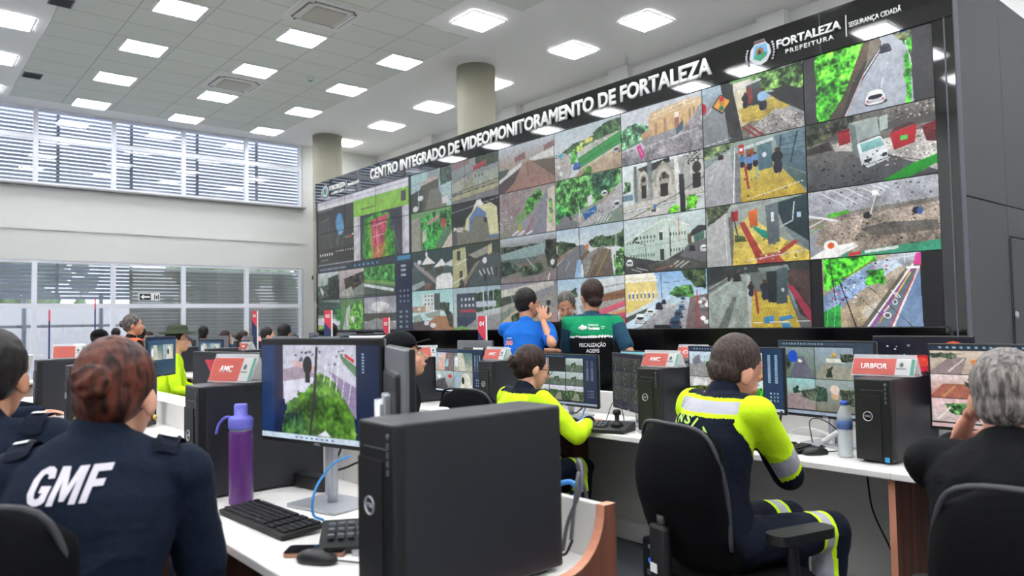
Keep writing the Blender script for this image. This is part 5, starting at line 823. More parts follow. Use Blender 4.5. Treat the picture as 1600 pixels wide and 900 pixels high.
# clear bottle on the right desk
t = thing('water_bottle', 'clear plastic water bottle with blue cap and blue label beside the URBFOR computer', 'bottle', (-1.545, 3.15, DZ))
mpet = mat('clear_plastic', 'e6eef0', .08, alpha=.35, spec=.8)
pr = [(.028, 0), (.031, .006)]
for i in range(7): pr += [(.031, .012+i*.014), (.028, .019+i*.014)]
pr += [(.031, .112), (.031, .165), (.028, .185), (.016, .212), (.013, .216), (.013, .222)]
b = bm(); lathe(b, pr, n=28); obj('body', b, mpet, t)
b = bm(); lathe(b, [(.0265, .003), (.0265, .11)], n=24); obj('water', b, mat('water', 'dfe9ea', .05, alpha=.25), t)
b = bm(); lathe(b, [(.0314, .118), (.0314, .155)], n=28); obj('label_band', b, mat('blue_label', '3d5f9a', .5, alpha=.85), t)
b = bm(); lathe(b, [(.0150, .219), (.0150, .236), (.001, .237)], n=20); obj('cap', b, mat('blue_cap', '2e57b8', .4), t)
# dock / joystick consoles / power strip
t = thing('power_strip', 'black power strip lying behind the garden monitor stand', 'power strip', (-2.66, 1.24, DZ), math.radians(8))
b = bm(); box(b, 0, 0, .025, .26, .065, .05, bev=.006); obj('body', b, M_black, t)
b = bm(); lathe(b, [(.012, 0), (.012, .004)], x=-.09, z=.05, n=16); obj('switch', b, M_dark, t)
def joystick(loc, rz, label, stick_=True):
    t = thing('camera_joystick', label, 'joystick', loc, rz, 'camera control joysticks')
    b = bm(); prism(b, [(-.09, 0), (.09, 0), (.09, .045), (-.09, .018)], 'x', -.12, .12); obj('console', b, M_black, t)
    if stick_: b = bm(); lathe(b, [(.035, .03), (.03, .045), (.012, .055), (.012, .085), (.022, .095), (.022, .11), (.012, .118)], x=.05, n=20); obj('stick', b, M_dark, t)
    b = bm()
    for i in range(4):
        for j in range(3): box(b, -.09+i*.026, -.04+j*.03, .034+j*.007, .018, .018, .012, bev=.002, seg=1)
    obj('buttons', b, M_grey, t)
    return t
joystick((-1.865, 1.035, DZ), math.radians(60), 'black wedge shaped control console beside the garden monitor stand', False)
joystick((-2.79, 3.03, DZ), math.radians(20), 'black joystick console left of the AMC computer')
t = thing('paper_cup', 'white cup standing behind the foreground computer', 'cup', (-2.80, 1.93, DZ))
b = bm(); lathe(b, [(.035, 0), (.045, .2), (.048, .205), (.048, .215), (.04, .22), (.001, .221)], n=24); obj('cup_body', b, M_txt, t)
# ups boxes
def ups(loc, lab):
    t = thing('backup_battery', lab, 'battery box', loc, 0, 'backup battery boxes on the floor')
    b = bm(); box(b, 0, 0, .11, .11, .30, .22, bev=.012); obj('case', b, M_black, t)
    b = bm(); lathe(b, [(.012, 0), (.012, .003)], n=18); place_bm(b, (0, -.151, .18), (1, 0, 0), (0, 0, 1), (0, -1, 0)); obj('button', b, M_silver, t)
    b = bm(); lathe(b, [(.013, 0), (.013, .003)], n=18); place_bm(b, (0, -.151, .11), (1, 0, 0), (0, 0, 1), (0, -1, 0)); obj('indicator', b, mat('blue_led', '2c62c8', .4, emit=.6), t)
    b = bm(); box(b, 0, -.151, .05, .045, .002, .03); obj('badge', b, M_grey, t)
    return t
ups((-2.54, 3.2, 0), 'black battery box on the floor left of the brown panel')
ups((-2.29, 2.98, 0), 'black battery box on the floor right of the brown panel, behind the chair')
# cables
def cable(name, label, pts, r, m):
    b = bm(); tube(b, curve_pts(pts), r, 7); o = obj(name, b, m); return tag(o, label, 'cable')
M_bcab = mat('black_cable', '141518', .5); M_blue = mat('blue_cable', '2b86cf', .45); M_wcab = mat('white_cable', 'dcdcda', .5); M_gcab = mat('grey_cable', '5e6066', .5)
cable('network_cable', 'bright blue network cable arching onto the nearest desk', [(-2.30, 1.22, DT+.16), (-2.26, 1.14, DT+.15), (-2.18, 1.04, DT+.10), (-2.16, 1.02, DT+.03), (-2.15, 1.05, DT+.006)], .004, M_blue)
cable('mouse_cable', 'thin black cable running from the mouse to the big computer', [(-1.77, .88, DT+.01), (-1.70, .94, DT+.004), (-1.60, 1.0, DT+.004), (-1.52, 1.1, DT+.004)], .0022, M_bcab)
cable('white_hose', 'white sheathed cable hose behind the garden monitor', [(-2.1, 1.33, DT+.02), (-1.9, 1.3, DT+.03), (-1.75, 1.34, DT+.02)], .018, M_wcab)
cable('power_cable', 'black power cables hanging behind the garden monitor', [(-2.45, 1.25, DT+.3), (-2.47, 1.28, DT+.18), (-2.5, 1.26, DT+.1), (-2.55, 1.26, DT+.06)], .004, M_bcab)
cable('power_cable', 'second black cable looping behind the garden monitor', [(-2.38, 1.25, DT+.3), (-2.36, 1.3, DT+.15), (-2.44, 1.3, DT+.1), (-2.56, 1.27, DT+.06)], .004, M_bcab)
cable('grey_cable_bundle', 'grey looped cable hanging over the end panel of the nearest desk', [(-1.50, 1.44, .70), (-1.42, 1.45, .84), (-1.40, 1.40, .97), (-1.36, 1.37, .98), (-1.34, 1.35, .93), (-1.37, 1.33, .84), (-1.38, 1.32, .77)], .005, M_gcab)
cable('grey_cable_bundle', 'second grey cable loop dropping towards a plug at the desk end', [(-1.48, 1.46, .74), (-1.44, 1.44, .9), (-1.38, 1.38, .95), (-1.36, 1.34, .86), (-1.36, 1.33, .8)], .005, M_gcab)
cable('black_cable', 'black cable curling down inside the nearest desk end', [(-1.43, 1.32, .86), (-1.42, 1.33, .78), (-1.40, 1.32, .762), (-1.37, 1.32, .765), (-1.355, 1.33, .80)], .0035, M_bcab)
cable('network_cable', 'blue cable coil at the end of the nearest desk', [(-1.50, 1.40, .90), (-1.45, 1.42, .915), (-1.42, 1.42, .895), (-1.44, 1.41, .875), (-1.49, 1.40, .88)], .007, M_blue)
for i, (lab, pts, m, r) in enumerate((('white cable hose on the desk right of the short haired man', [(-1.98, 3.5, DT+.03), (-1.86, 3.42, DT+.06), (-1.74, 3.4, DT+.04), (-1.70, 3.34, DT+.01)], M_wcab, .011),
    ('black cables looping under the monitor left of the water bottle', [(-1.74, 3.46, 1.0), (-1.73, 3.42, .88), (-1.66, 3.40, .86), (-1.62, 3.44, .95)], M_bcab, .004),
    ('thin black cable loop on the desk left of the water bottle', [(-1.80, 3.35, DT+.01), (-1.78, 3.3, DT+.12), (-1.7, 3.3, DT+.12), (-1.60, 3.3, DT+.03), (-1.64, 3.22, DT+.004), (-1.74, 3.22, DT+.004)], M_bcab, .0025),
    ('white cables behind the water bottle', [(-1.75, 3.35, DT+.02), (-1.66, 3.36, DT+.08), (-1.58, 3.38, DT+.10)], M_wcab, .012),
    ('black cables under the nine picture monitor', [(-3.42, 3.4, .86), (-3.43, 3.38, .78), (-3.36, 3.36, .77), (-3.3, 3.4, .84)], M_bcab, .004),
    ('blue cable under the nine picture monitor', [(-3.30, 3.42, .86), (-3.31, 3.38, .79), (-3.26, 3.3, .752), (-3.2, 3.2, .75)], M_blue, .004),
    ('thin black cable arcs beside the joystick console', [(-3.1, 3.35, .75), (-3.0, 3.3, .86), (-2.92, 3.28, .84), (-2.86, 3.24, .76)], M_bcab, .0025),
    ('black cable running down the brown panel to a battery box', [(-2.44, 3.4, .70), (-2.43, 3.38, .5), (-2.45, 3.36, .3), (-2.5, 3.3, .235)], M_bcab, .008),
    ('black plug cable curling above the left battery box', [(-2.62, 3.42, .27), (-2.62, 3.42, .33), (-2.57, 3.4, .36), (-2.53, 3.36, .31), (-2.53, 3.3, .225)], M_bcab, .004),
    ('dark blue cable on the wall under the desk right of the boots', [(-1.62, 3.5, .6), (-1.6, 3.5, .45), (-1.52, 3.48, .3), (-1.42, 3.45, .12)], M_bcab, .004),
    ('black cable looping beside the pink picture monitor', [(-1.24, 3.45, .80), (-1.16, 3.42, .83), (-1.12, 3.4, .78)], M_bcab, .004))):
    cable('cable', lab, pts, r, m)

# ------------------------------------------------------------------ office chairs
def make_chair(loc, rz, label, bt=.98, group='black office chairs', w=.44):
    """faces +Y; backrest behind at -Y"""
    t = thing('office_chair', label, 'chair', loc, rz, group)
    b = bm(); n_ = 14; H0 = .52
    grid = []
    for side in (0, 1):
        rows = []
        for i in range(n_+1):
            v = i/n_; z = H0+(bt-H0)*v; ww = w/2*(1-.10*abs(v-.35)**1.5-.06*v)
            cr2 = min(1, math.sqrt(max(0, 1-max(0, (v-.86)/.14)**2))*1) if v > .86 else (math.sqrt(max(0, 1-((.12-v)/.12)**2)) if v < .12 else 1)
            ww *= .72+.28*cr2
            rows.append([])
            for j in range(n_+1):
                u = -1+2*j/n_; x = ww*u; e = 1-abs(u)**6
                ev = min(1, v*9, (1-v)*9)**.5
                th = (.028+.012*math.sin(v*PI))*(e**.5)*ev+.004
                y = -.235+.03*math.cos(v*5)-.02*v+.05*u*u-.03*(1-u*u)*math.sin(v*PI)*.4
                z2 = z-.035*abs(u)**4*max(0, v-.7)/.3
                rib = .004*math.sin(v*70) if side == 0 and .12 < v < .42 else 0
                rows[-1].append(b.verts.new((x, y+(th if side else -th-rib), z2)))
        grid.append(rows)
    for s, rows in enumerate(grid):
        for i in range(n_):
            for j in range(n_):
                q = (rows[i][j], rows[i][j+1], rows[i+1][j+1], rows[i+1][j]); f = b.faces.new(q if s == 0 else q[::-1]); f.smooth = True
    A, B_ = grid
    per = lambda G: G[0]+[r[-1] for r in G[1:]]+G[-1][-2::-1]+[r[0] for r in G[-2:0:-1]]
    pa, pb = per(A), per(B_)
    for i in range(len(pa)):
        f = b.faces.new((pa[i], pb[i], pb[(i+1) % len(pa)], pa[(i+1) % len(pa)])); f.smooth = True
    bmesh.ops.recalc_face_normals(b, faces=b.faces[:])
    back = obj('backrest', b, M_fab, t)
    b = bm(); tube(b, [v for v in [(x, -.262, z) for x, z in [(w*.5*.97, .60), (w*.5*.955, .75), (w*.5*.9, .88), (w*.5*.76, bt-.02), (w*.2, bt+.002), (-w*.2, bt+.002), (-w*.5*.76, bt-.02), (-w*.5*.9, .88), (-w*.5*.955, .75), (-w*.5*.97, .60)]]] if 0 else curve_pts([(w*.485, -.20, .62), (w*.475, -.205, .78), (w*.44, -.225, .90), (w*.33, -.25, bt-.012), (0, -.27, bt+.002), (-w*.33, -.25, bt-.012), (-w*.44, -.225, .90), (-w*.475, -.205, .78), (-w*.485, -.20, .62)], 5), .007, 8)
    obj('edge_piping', b, mat('piping_grey', '35363b', .5), back)
    b = bm(); prism(b, rrect(0, 0, .47, .46, .14), 'z', .43, .48); bmesh.ops.bevel(b, geom=b.edges[:], offset=.014, segments=3, affect='EDGES'); obj('seat', b, M_fab, t)
    b = bm(); prism(b, rrect(0, 0, .43, .42, .13), 'z', .405, .43); obj('seat_pan', b, M_black, t)
    b = bm(); tube(b, curve_pts([(0, -.02, .40), (0, -.24, .40), (0, -.31, .46), (0, -.30, .70)]), .018, 8); box(b, 0, -.31, .56, .085, .035, .22, bev=.012); obj('back_bracket', b, M_black, t)
    b = bm(); box(b, -.01, -.332, .53, .035, .002, .03); obj('care_label', b, M_txt, t)
    b = bm(); tube(b, [(0, 0, .12), (0, 0, .28)], .028, 14); tube(b, [(0, 0, .28), (0, 0, .41)], .016, 14); box(b, 0, 0, .395, .16, .2, .03, bev=.006); obj('gas_column', b, M_black, t)
    b = bm()
    for k_ in range(5):
        a = 2*PI*k_/5+.3; tube(b, [(0, 0, .12), (.14*math.cos(a), .14*math.sin(a), .10), (.29*math.cos(a), .29*math.sin(a), .075)], [.026, .02, .014], 8)
    obj('star_base', b, M_black, t)
    for k_ in range(5):
        a = 2*PI*k_/5+.3; c_, s_ = .29*math.cos(a), .29*math.sin(a); b = bm()
        tube(b, [(c_-.012*math.sin(a), s_+.012*math.cos(a), .027), (c_-.03*math.sin(a), s_+.03*math.cos(a), .027)], .027, 14); tube(b, [(c_+.012*math.sin(a), s_-.012*math.cos(a), .027), (c_+.03*math.sin(a), s_-.03*math.cos(a), .027)], .027, 14); tube(b, [(c_, s_, .03), (c_, s_, .075)], .008, 6)
        obj('caster', b, M_dark, t)
    for s in (-1, 1):
        b = bm(); tube(b, curve_pts([(s*.16, 0, .41), (s*.27, 0, .41), (s*.285, -.01, .48), (s*.285, -.02, .64)]), .019, 8)
        prism(b, rrect(s*.285, .02, .085, .25, .035), 'z', .645, .675); obj('armrest', b, M_black, t)
    return t
ch = make_chair((-1.53, 2.28, 0), math.radians(-14), 'black office chair of the man in the yellow and navy uniform', bt=.995)
dup(ch, (-.50, 1.98, 0), math.radians(8), 'black office chair at the right edge behind the grey haired man')
make_chair((-1.855, .235, 0), math.radians(57), 'black office chair in the bottom left corner behind the brown haired officer', bt=1.035)
dup(ch, (-3.25, 2.62, 0), math.radians(8), 'black office chair of the woman with glasses and hair bun')
dup(ch, (-6.35, 2.45, 0), math.radians(30), 'empty grey black chair in the aisle left of the garden monitor')
dup(ch, (-3.45, 4.75, 0), math.radians(170), 'black chair just right of the man in the green vest')
for x, lab in ((-2.50, 'white desk behind the AMC computer, facing away from the camera'), (-4.75, 'white desk left of the standing men, facing away from the camera')):
    dup(desk2, (x, 4.276, 0), PI, lab, GR2)
make_monitor((-3.32, 4.0), 0, 'pale teal screen behind the dim camera monitor', 'teal', w=.46, h=.33, zc=.965)
make_monitor((-5.2, 3.98), PI, 'dark monitor back with a white paper label left of the man in blue', 'desk', w=.5, h=.3, zc=1.04)
b = bm(); box(b, -5.12, 3.943, 1.10, .14, .001, .06); tag(obj('paper_label', b, M_txt), 'white paper label stuck on the dark monitor back left of the man in blue', 'label')
dup(tower2, (-2.93, 4.0, DZ), PI, 'black computer tower behind the AMC computer')
make_sign((-2.93, 4.0, TT2), math.radians(4), 'coral tent sign reading CO partly hidden by the bright four picture monitor', 'CO', L=.22)
# ------------------------------------------------------------------ people
def blob(prims, vox, smooth=2, wr=0, wrs=9, seed=0):
    """one continuous surface from tapered capsules ('c', p0, r0, p1, r1) and ellipsoids ('e', c, r, R)"""
    b = bm()
    for p in prims:
        if p[0] == 'c':
            a, ra, c, rc = Vector(p[1]), p[2], Vector(p[3]), p[4]
            tube(b, [a, c], [ra, rc], 14); ell(b, a, (ra,)*3, n=14); ell(b, c, (rc,)*3, n=14)
        elif p[0] == 'e': ell(b, p[1], p[2], p[3] if len(p) > 3 else None, n=20)
        elif p[0] == 'b': box(b, *p[1], *p[2], rot=p[3] if len(p) > 3 else None, bev=min(p[2])*.3)
    me = bpy.data.meshes.new('b'); b.to_mesh(me); b.free()
    o = bpy.data.objects.new('b', me); COL.objects.link(o)
    m = o.modifiers.new('r', 'REMESH'); m.mode = 'VOXEL'; m.voxel_size = vox; m.use_smooth_shade = True
    m = o.modifiers.new('s', 'SMOOTH'); m.iterations = smooth; m.factor = .6
    out = bpy.data.meshes.new_from_object(o.evaluated_get(bpy.context.evaluated_depsgraph_get()))
    bpy.data.objects.remove(o); bpy.data.meshes.remove(me)
    if wr:
        nrm = [v.normal.copy() for v in out.vertices]; off = Vector((seed*3.1, seed*1.7, 0))
        for v, nn in zip(out.vertices, nrm):
            q = v.co*wrs+off; d = noise.noise(Vector((q.x, q.y, q.z*1.6)))+.5*noise.noise(q*2.3); r = 1-abs(noise.noise(q*.8+off))*2
            v.co += nn*wr*(d+.6*max(0, r)**3)
    out.polygons.foreach_set('use_smooth', [True]*len(out.polygons))
    return out
def ik(s, h, l1, l2, pole):
    s, h = Vector(s), Vector(h); d = h-s; L = min(d.length, (l1+l2)*.995); dn = d.normalized()
    a = (l1*l1-l2*l2+L*L)/(2*L); hh = math.sqrt(max(0, l1*l1-a*a)); p = Vector(pole); p = (p-dn*p.dot(dn)).normalized()
    return s+dn*a+p*hh, s+dn*L
def hand(prims, wrist, d, palm, side, curl=.5, grip=None):
    """wrist joint, pointing direction d, palm normal, side=+1 right hand; five separate bent fingers"""
    d = Vector(d).normalized(); pn = Vector(palm); pn = (pn-d*pn.dot(d)).normalized(); u = d.cross(pn)*side
    w = Vector(wrist)
    R = Matrix((u, d, pn)).transposed()
    prims.append(('e', w+d*.045, (.040, .052, .016), R))
    for i, (off, ln, sp) in enumerate(((.031, .062, .16), (.011, .075, .05), (-.010, .070, -.05), (-.029, .055, -.16))):
        k = w+d*.085+u*off*-1 if False else w+d*.085+u*off
        dd = (d+u*sp).normalized(); p = k; r = .0092
        for j, (f, cc) in enumerate(((.45, .25), (.32, .6), (.23, .9))):
            a = curl*cc*1.3; q = p+(dd*math.cos(a)+pn*math.sin(a))*ln*f
            prims.append(('c', p, r, q, r*.9)); p = q; r *= .9
    t0 = w+d*.025+u*.03; t1 = t0+(u*.8+d*.6+pn*.3).normalized()*.038; t2 = t1+(u*.25+d*.85+pn*.4).normalized()*.03
    prims.append(('c', t0, .014, t1, .0115)); prims.append(('c', t1, .0115, t2, .009))
HAIR = {}
def hair_mat(name, c1, c2, sc=60):
    m = mat(name, c1, .5, spec=.3); n = m.node_tree.nodes; l = m.node_tree.links
    tc = n.new('ShaderNodeTexCoord'); mp = n.new('ShaderNodeMapping'); t = n.new('ShaderNodeTexNoise'); r = n.new('ShaderNodeValToRGB')
    mp.inputs['Scale'].default_value = (1, 1, .25); t.inputs['Scale'].default_value = sc; t.inputs['Detail'].default_value = 5; t.inputs['Distortion'].default_value = .6
    l.new(tc.outputs['Object'], mp.inputs[0]); l.new(mp.outputs[0], t.inputs[0]); l.new(t.outputs[0], r.inputs[0])
    r.color_ramp.elements[0].position = .38; r.color_ramp.elements[1].position = .66
    r.color_ramp.elements[0].color = (*srgb(c1), 1); r.color_ramp.elements[1].color = (*srgb(c2), 1); l.new(r.outputs[0], n['Principled BSDF'].inputs['Base Color'])
    b = n.new('ShaderNodeBump'); b.inputs['Strength'].default_value = .6; b.inputs['Distance'].default_value = .006; l.new(t.outputs[0], b.inputs['Height']); l.new(b.outputs[0], n['Principled BSDF'].inputs['Normal'])
    return m
H_black = hair_mat('hair_black', '0c0b0c', '241f1f'); H_brown = hair_mat('hair_reddish_brown', '1c0c09', '66301f', 45)
H_dbrown = hair_mat('hair_dark_brown', '170f0d', '3d2620'); H_grey = hair_mat('hair_grey', '4c4744', '9a938e', 90); H_buzz = hair_mat('hair_cropped', '2b2320', '55443d', 160)
H_mid = hair_mat('hair_salt_pepper', '35312f', '7d7772', 90)
def skin(name, c): return mat(name, c, .5, nz=.08, scale=14, spec=.35)
S_tan = skin('skin_tan', 'c08a6e'); S_light = skin('skin_light', 'd9a288'); S_mid = skin('skin_brown', 'a8745a'); S_pink = skin('skin_rosy', 'cf937c')
def cloth(name, c, nz=.12): return mat(name, c, .85, nz=nz, scale=26, bump=.25, bscale=60, spec=.2)
C_navy = cloth('navy_cloth', '0e1a2c', .2); C_yel = cloth('fluorescent_yellow_cloth', 'c8f020', .06); C_refl = mat('reflective_tape', 'a9a9b4', .45, nz=.08, scale=80, metal=.15)
C_dnavy = cloth('dark_navy_cloth', '0c1424', .2); C_black = cloth('black_cloth', '090a0c', .25); C_blue = cloth('royal_blue_cloth', '1763bd', .08); C_green = cloth('green_vest_cloth', '16905f', .08)
C_teal = cloth('grey_blue_cloth', '24485c', .12); C_or = cloth('orange_vest_cloth', 'ff6a3c', .05); C_char = cloth('charcoal_cloth', '26272c', .15); C_ol = cloth('olive_cloth', '3d4536', .1); C_boot = mat('boot_leather', '111113', .5)
M_eye = mat('eye_white', 'e8e4df', .3); M_iris = mat('eye_iris', '1d120d', .2); M_lip = mat('lips', 'a85f56', .5)

def person(name_label, loc, rz, skinm, hairm, style='short', top=C_black, top_zone=None, top_mats=None, bottom=C_dnavy, bot_zone=None, bot_mats=None,
           sit=True, s=1.0, lean=.06, side=0, head=(0, 0, 0), hoff=(0, 0, 0), twist=0, rh=None, lh=None, rdir=(0, 1, 0), ldir=(0, 1, 0), rpalm=(0, 0, -1), lpalm=(0, 0, -1),
           pole_r=(.4, -.3, -1), pole_l=(-.4, -.3, -1), sleeve='long', vox=.008, wide=1.0, curl=.5, knees=((.11, .42), (-.11, .42)), legs=True, group=None, extra=None, seat=.48, cat='person', glasses=False, collar=True, tor=.50, drop=.055):
    """rh / lh = wrist targets in WORLD coordinates; head = (yaw, pitch, roll) relative to the body"""
    t = thing('person', name_label, cat, loc, rz, group)
    Wi = (Matrix.Translation(Vector(loc)) @ Matrix.Rotation(rz, 4, 'Z')).inverted()
    pz = seat+.10 if sit else .93*s
    hip = Vector((0, 0, pz)); Rt = Matrix.Rotation(twist, 3, 'Z')
    tor = tor*s
    neck = hip+Vector((side, lean, tor)); ch = hip.lerp(neck, .72)+Vector((0, -.02+lean*.1, 0))
    shw = .168*s*wide
    shR = neck+Rt @ Vector((shw, -.005, -drop*s)); shL = neck+Rt @ Vector((-shw, -.005, -drop*s))
    hc = neck+Vector((0, .035, .155*s))+Vector(hoff)
    HR = Matrix.Rotation(head[0], 3, 'Z') @ Matrix.Rotation(head[1], 3, 'X') @ Matrix.Rotation(head[2], 3, 'Y')
    hs = s*1.07
    def H(p): return hc+HR @ (Vector(p)*hs)
    l1, l2 = .285*s, .255*s
    arms = []
    for sh, tg, dr, pn, pole, sd in ((shR, rh, rdir, rpalm, pole_r, 1), (shL, lh, ldir, lpalm, pole_l, -1)):
        if tg is None: tgl = sh+Vector((sd*.06, .30 if sit else .03, -.33 if sit else -.5))
        else: tgl = Wi @ Vector(tg)
        el, wr_ = ik(sh, tgl, l1, l2, pole); arms.append((sh, el, wr_, Wi.to_3x3() @ Vector(dr) if tg is not None else (wr_-el), Wi.to_3x3() @ Vector(pn) if tg is not None else Vector((-sd, 0, -.2)), sd))
    # skin body: head, neck, trunk, limbs in one surface
    P = []
    P += [('e', H((0, -.012, .032)), (.074*hs, .092*hs, .090*hs), HR), ('e', H((0, .028, -.025)), (.060*hs, .064*hs, .083*hs), HR), ('e', H((0, .042, -.078)), (.036*hs, .040*hs, .030*hs), HR),
          ('c', H((0, .090, .006)), .007*hs, H((0, .108, -.030)), .0115*hs), ('e', H((0, .078, .018)), (.048*hs, .016*hs, .010*hs), HR), ('e', H((0, .088, -.062)), (.022*hs, .010*hs, .009*hs), HR),
          ('e', H((.077, -.010, -.012)), (.009*hs, .020*hs, .031*hs), HR @ Matrix.Rotation(-.35, 3, 'Z')), ('e', H((-.077, -.010, -.012)), (.009*hs, .020*hs, .031*hs), HR @ Matrix.Rotation(.35, 3, 'Z')),
          ('e', H((.034, .066, -.028)), (.024*hs, .018*hs, .022*hs), HR), ('e', H((-.034, .066, -.028)), (.024*hs, .018*hs, .022*hs), HR)]
    P += [('c', neck+Vector((0, 0, -.02)), .060*s, H((0, -.018, -.055)), .053*s)]
    T = []
    def tsec(f, rx, ry, rzz):
        c = hip.lerp(neck, f); c.y -= .03*math.sin(f*PI); return ('e', c, (rx*s*wide, ry*s, rzz*s), Rt if f > .5 else None)
    secs = [(.0, .165, .12, .10), (.15, .158, .115, .09), (.3, .148, .108, .09), (.45, .150, .110, .09), (.6, .162, .115, .09), (.75, .172, .115, .09), (.85, .165, .100, .075), (.93, .12, .078, .06)]
    S2 = []
    for q0, q1 in zip(secs, secs[1:]):
        for tt in (0, .34, .67): S2.append(tuple(a_*(1-tt)+b2*tt for a_, b2 in zip(q0, q1)))
    secs = S2+[secs[-1]]
    P += [tsec(f, a*.9, b_*.9, c) for f, a, b_, c in secs]
    T += [tsec(*q) for q in secs]
    for sh in (shR, shL):
        T.append(('c', neck+Vector((0, -.005, -.045*s)), .062*s, sh, .064*s)); P.append(('c', neck+Vector((0, 0, -.05)), .05*s, sh, .055*s))
    # legs
    Lg = []; Bt = []
    for i, (kx, ky) in enumerate(knees):
        hx = .085*s*(1 if i == 0 else -1)
        h0 = hip+Vector((hx, .02, -.03 if sit else -.02))
        if sit: kn = Vector((kx, ky, seat+.075)); an = Vector((kx*1.05, ky+(.04 if i else -.06), .09))
        else: kn = Vector((kx*.8, .02, .50*s)); an = Vector((kx*.9, -.03, .09))
        P += [('c', h0, .075*s, kn, .048*s), ('c', kn, .046*s, an, .032*s)]
        Lg += [('c', h0, .092*s, kn, .066*s), ('c', kn, .064*s, an+Vector((0, 0, .03)), .052*s)]
        Bt += [('c', an+Vector((0, 0, .08)), .048*s, an, .045*s), ('c', an+Vector((0, -.02, -.045)), .042*s, an+Vector((0, .15, -.052)), .036*s)]
        P += [('c', an, .035, an+Vector((0, .13, -.05)), .028)]
    HP = []
    for sh, el, wr_, dr, pn, sd in arms:
        P += [('c', sh, .050*s, el, .038*s), ('c', el, .038*s, wr_, .025*s)]
        hand(HP, wr_, dr, pn, -sd, curl)
    body = blob(P, vox, 1)
    hm = blob(HP, min(vox*.55, .0042), 1)
    b = bm(); b.from_mesh(body); b.from_mesh(hm)
    for f in b.faces: f.material_index = 0
    n0 = len(b.faces)
    for sx_ in (1, -1):
        ell(b, H((sx_*.031, .079, .002)), (.0125*hs, .008*hs, .0085*hs), HR, n=12, mi=1); ell(b, H((sx_*.031, .0855, .002)), (.0052*hs, .003*hs, .0055*hs), HR, n=10, mi=2)
    ell(b, H((0, .0925, -.062)), (.021*hs, .007*hs, .0045*hs), HR, n=12, mi=3)
    for f in b.faces: f.smooth = True
    bo = obj('body', b, [skinm, M_eye, M_iris, M_lip], t)
    bpy.data.meshes.remove(body); bpy.data.meshes.remove(hm)
    # clothes
    for sh, el, wr_, dr, pn, sd in arms:
        if sleeve == 'long': T += [('c', sh, .066*s, el, .052*s), ('c', el, .052*s, el.lerp(wr_, .93), .038*s)]
        elif sleeve == 'short': T += [('c', sh, .064*s, sh.lerp(el, .72), .060*s)]
        else: T += [('c', sh, .062*s, sh.lerp(el, .05), .055*s)]
    if sit: T.append(('e', hip+Vector((0, .02, -.02)), (.175*s*wide, .14*s, .09*s)))
    if collar: T.append(('c', neck+Vector((0, -.01, -.03)), .068*s, neck+Vector((0, -.004, .004*s)), .063*s))
    me = blob(T, vox, 3, wr=.0075, wrs=7, seed=len(name_label))
    to = obj_me('top', me, top_mats or [top], t)
    if top_zone:
        for p in me.polygons: p.material_index = top_zone(p.center, arms, neck, hip)
    if legs:
        me = blob(Lg+[('e', hip+Vector((0, .0, -.01)), (.17*s, .13*s, .10*s))], vox*1.15, 3, wr=.007, seed=3); lo = obj_me('trousers', me, bot_mats or [bottom], t)
        if bot_zone:
            for p in me.polygons: p.material_index = bot_zone(p.center)
        me = blob(Bt, vox*1.15, 1)
        for v in me.vertices: v.co.z = max(v.co.z, .002)
        obj_me('boots', me, C_boot, t)
    # hair, hats
    hp = []
    if style in ('short', 'bun', 'cap', 'hat', 'buzz', 'pony', 'full', 'balding'):
        k = {'buzz': .003, 'balding': .004, 'full': .014}.get(style, .009)
        hp = [('e', H((0, -.024, .040)), ((.074+k)*hs, (.090+k*.7)*hs, (.088+k)*hs), HR), ('e', H((0, -.040, -.008)), (.067*hs, (.062+k*.5)*hs, .062*hs), HR)]
        if style == 'full': hp += [('e', H((.0, .03, .092)), (.062*hs, .055*hs, .036*hs), HR), ('e', H((0, -.06, -.04)), (.06*hs, .05*hs, .05*hs), HR)]
        if style in ('bun',): hp += [('e', H((0, -.118, .02)), (.038*hs, .030*hs, .036*hs), HR), ('e', H((0, -.055, .0)), (.068*hs, .062*hs, .072*hs), HR)]+[('c', H((.030*math.cos(a), -.130, .02+.028*math.sin(a))), .0105*hs, H((.030*math.cos(a+.9), -.134, .02+.028*math.sin(a+.9))), .0105*hs) for a in (0, .9, 1.8, 2.7, 3.6, 4.5, 5.4)]+[('c', H((.01, -.142, .03)), .008*hs, H((-.012, -.144, .012)), .008*hs)]
        if style == 'pony': hp += [('c', H((0, -.1, .03)), .025*hs, H((0, -.16, .0)), .03*hs), ('c', H((0, -.16, .0)), .03*hs, H((0, -.15, -.12)), .015*hs)]
        me = blob(hp, vox*.75, 1, wr=.0022 if style in ('bun', 'full', 'short') else .001, wrs=30); ho = obj_me('hair', me, hairm, t)
    b = bm()
    for sx_ in (1, -1): tube(b, [H((sx_*.015, .092, .022)), H((sx_*.034, .090, .028)), H((sx_*.052, .078, .022))], .0035*hs, 6)
    obj('eyebrows', b, hairm, t)
    if style == 'cap':
        b = bm(); ell(b, H((0, -.02, .062)), (.086*hs, .100*hs, .078*hs), HR); brim = [H((.085*math.sin(a), .06+.09*math.cos(a), .052+.0*a)) for a in [i*PI/10-PI/2 for i in range(11)]]
        for v in b.verts:
            q = HR.inverted() @ (v.co-hc)
            if q.z < .035*hs: v.co = hc+HR @ Vector((q.x, q.y, .035*hs))
        A_ = [b.verts.new(p) for p in brim]; B2 = [b.verts.new(p+HR @ Vector((0, 0, .006))) for p in brim]; b.faces.new(A_); b.faces.new(B2[::-1])
        for i in range(10): b.faces.new((A_[i], A_[i+1], B2[i+1], B2[i]))
        obj('cap', b, C_black, t)
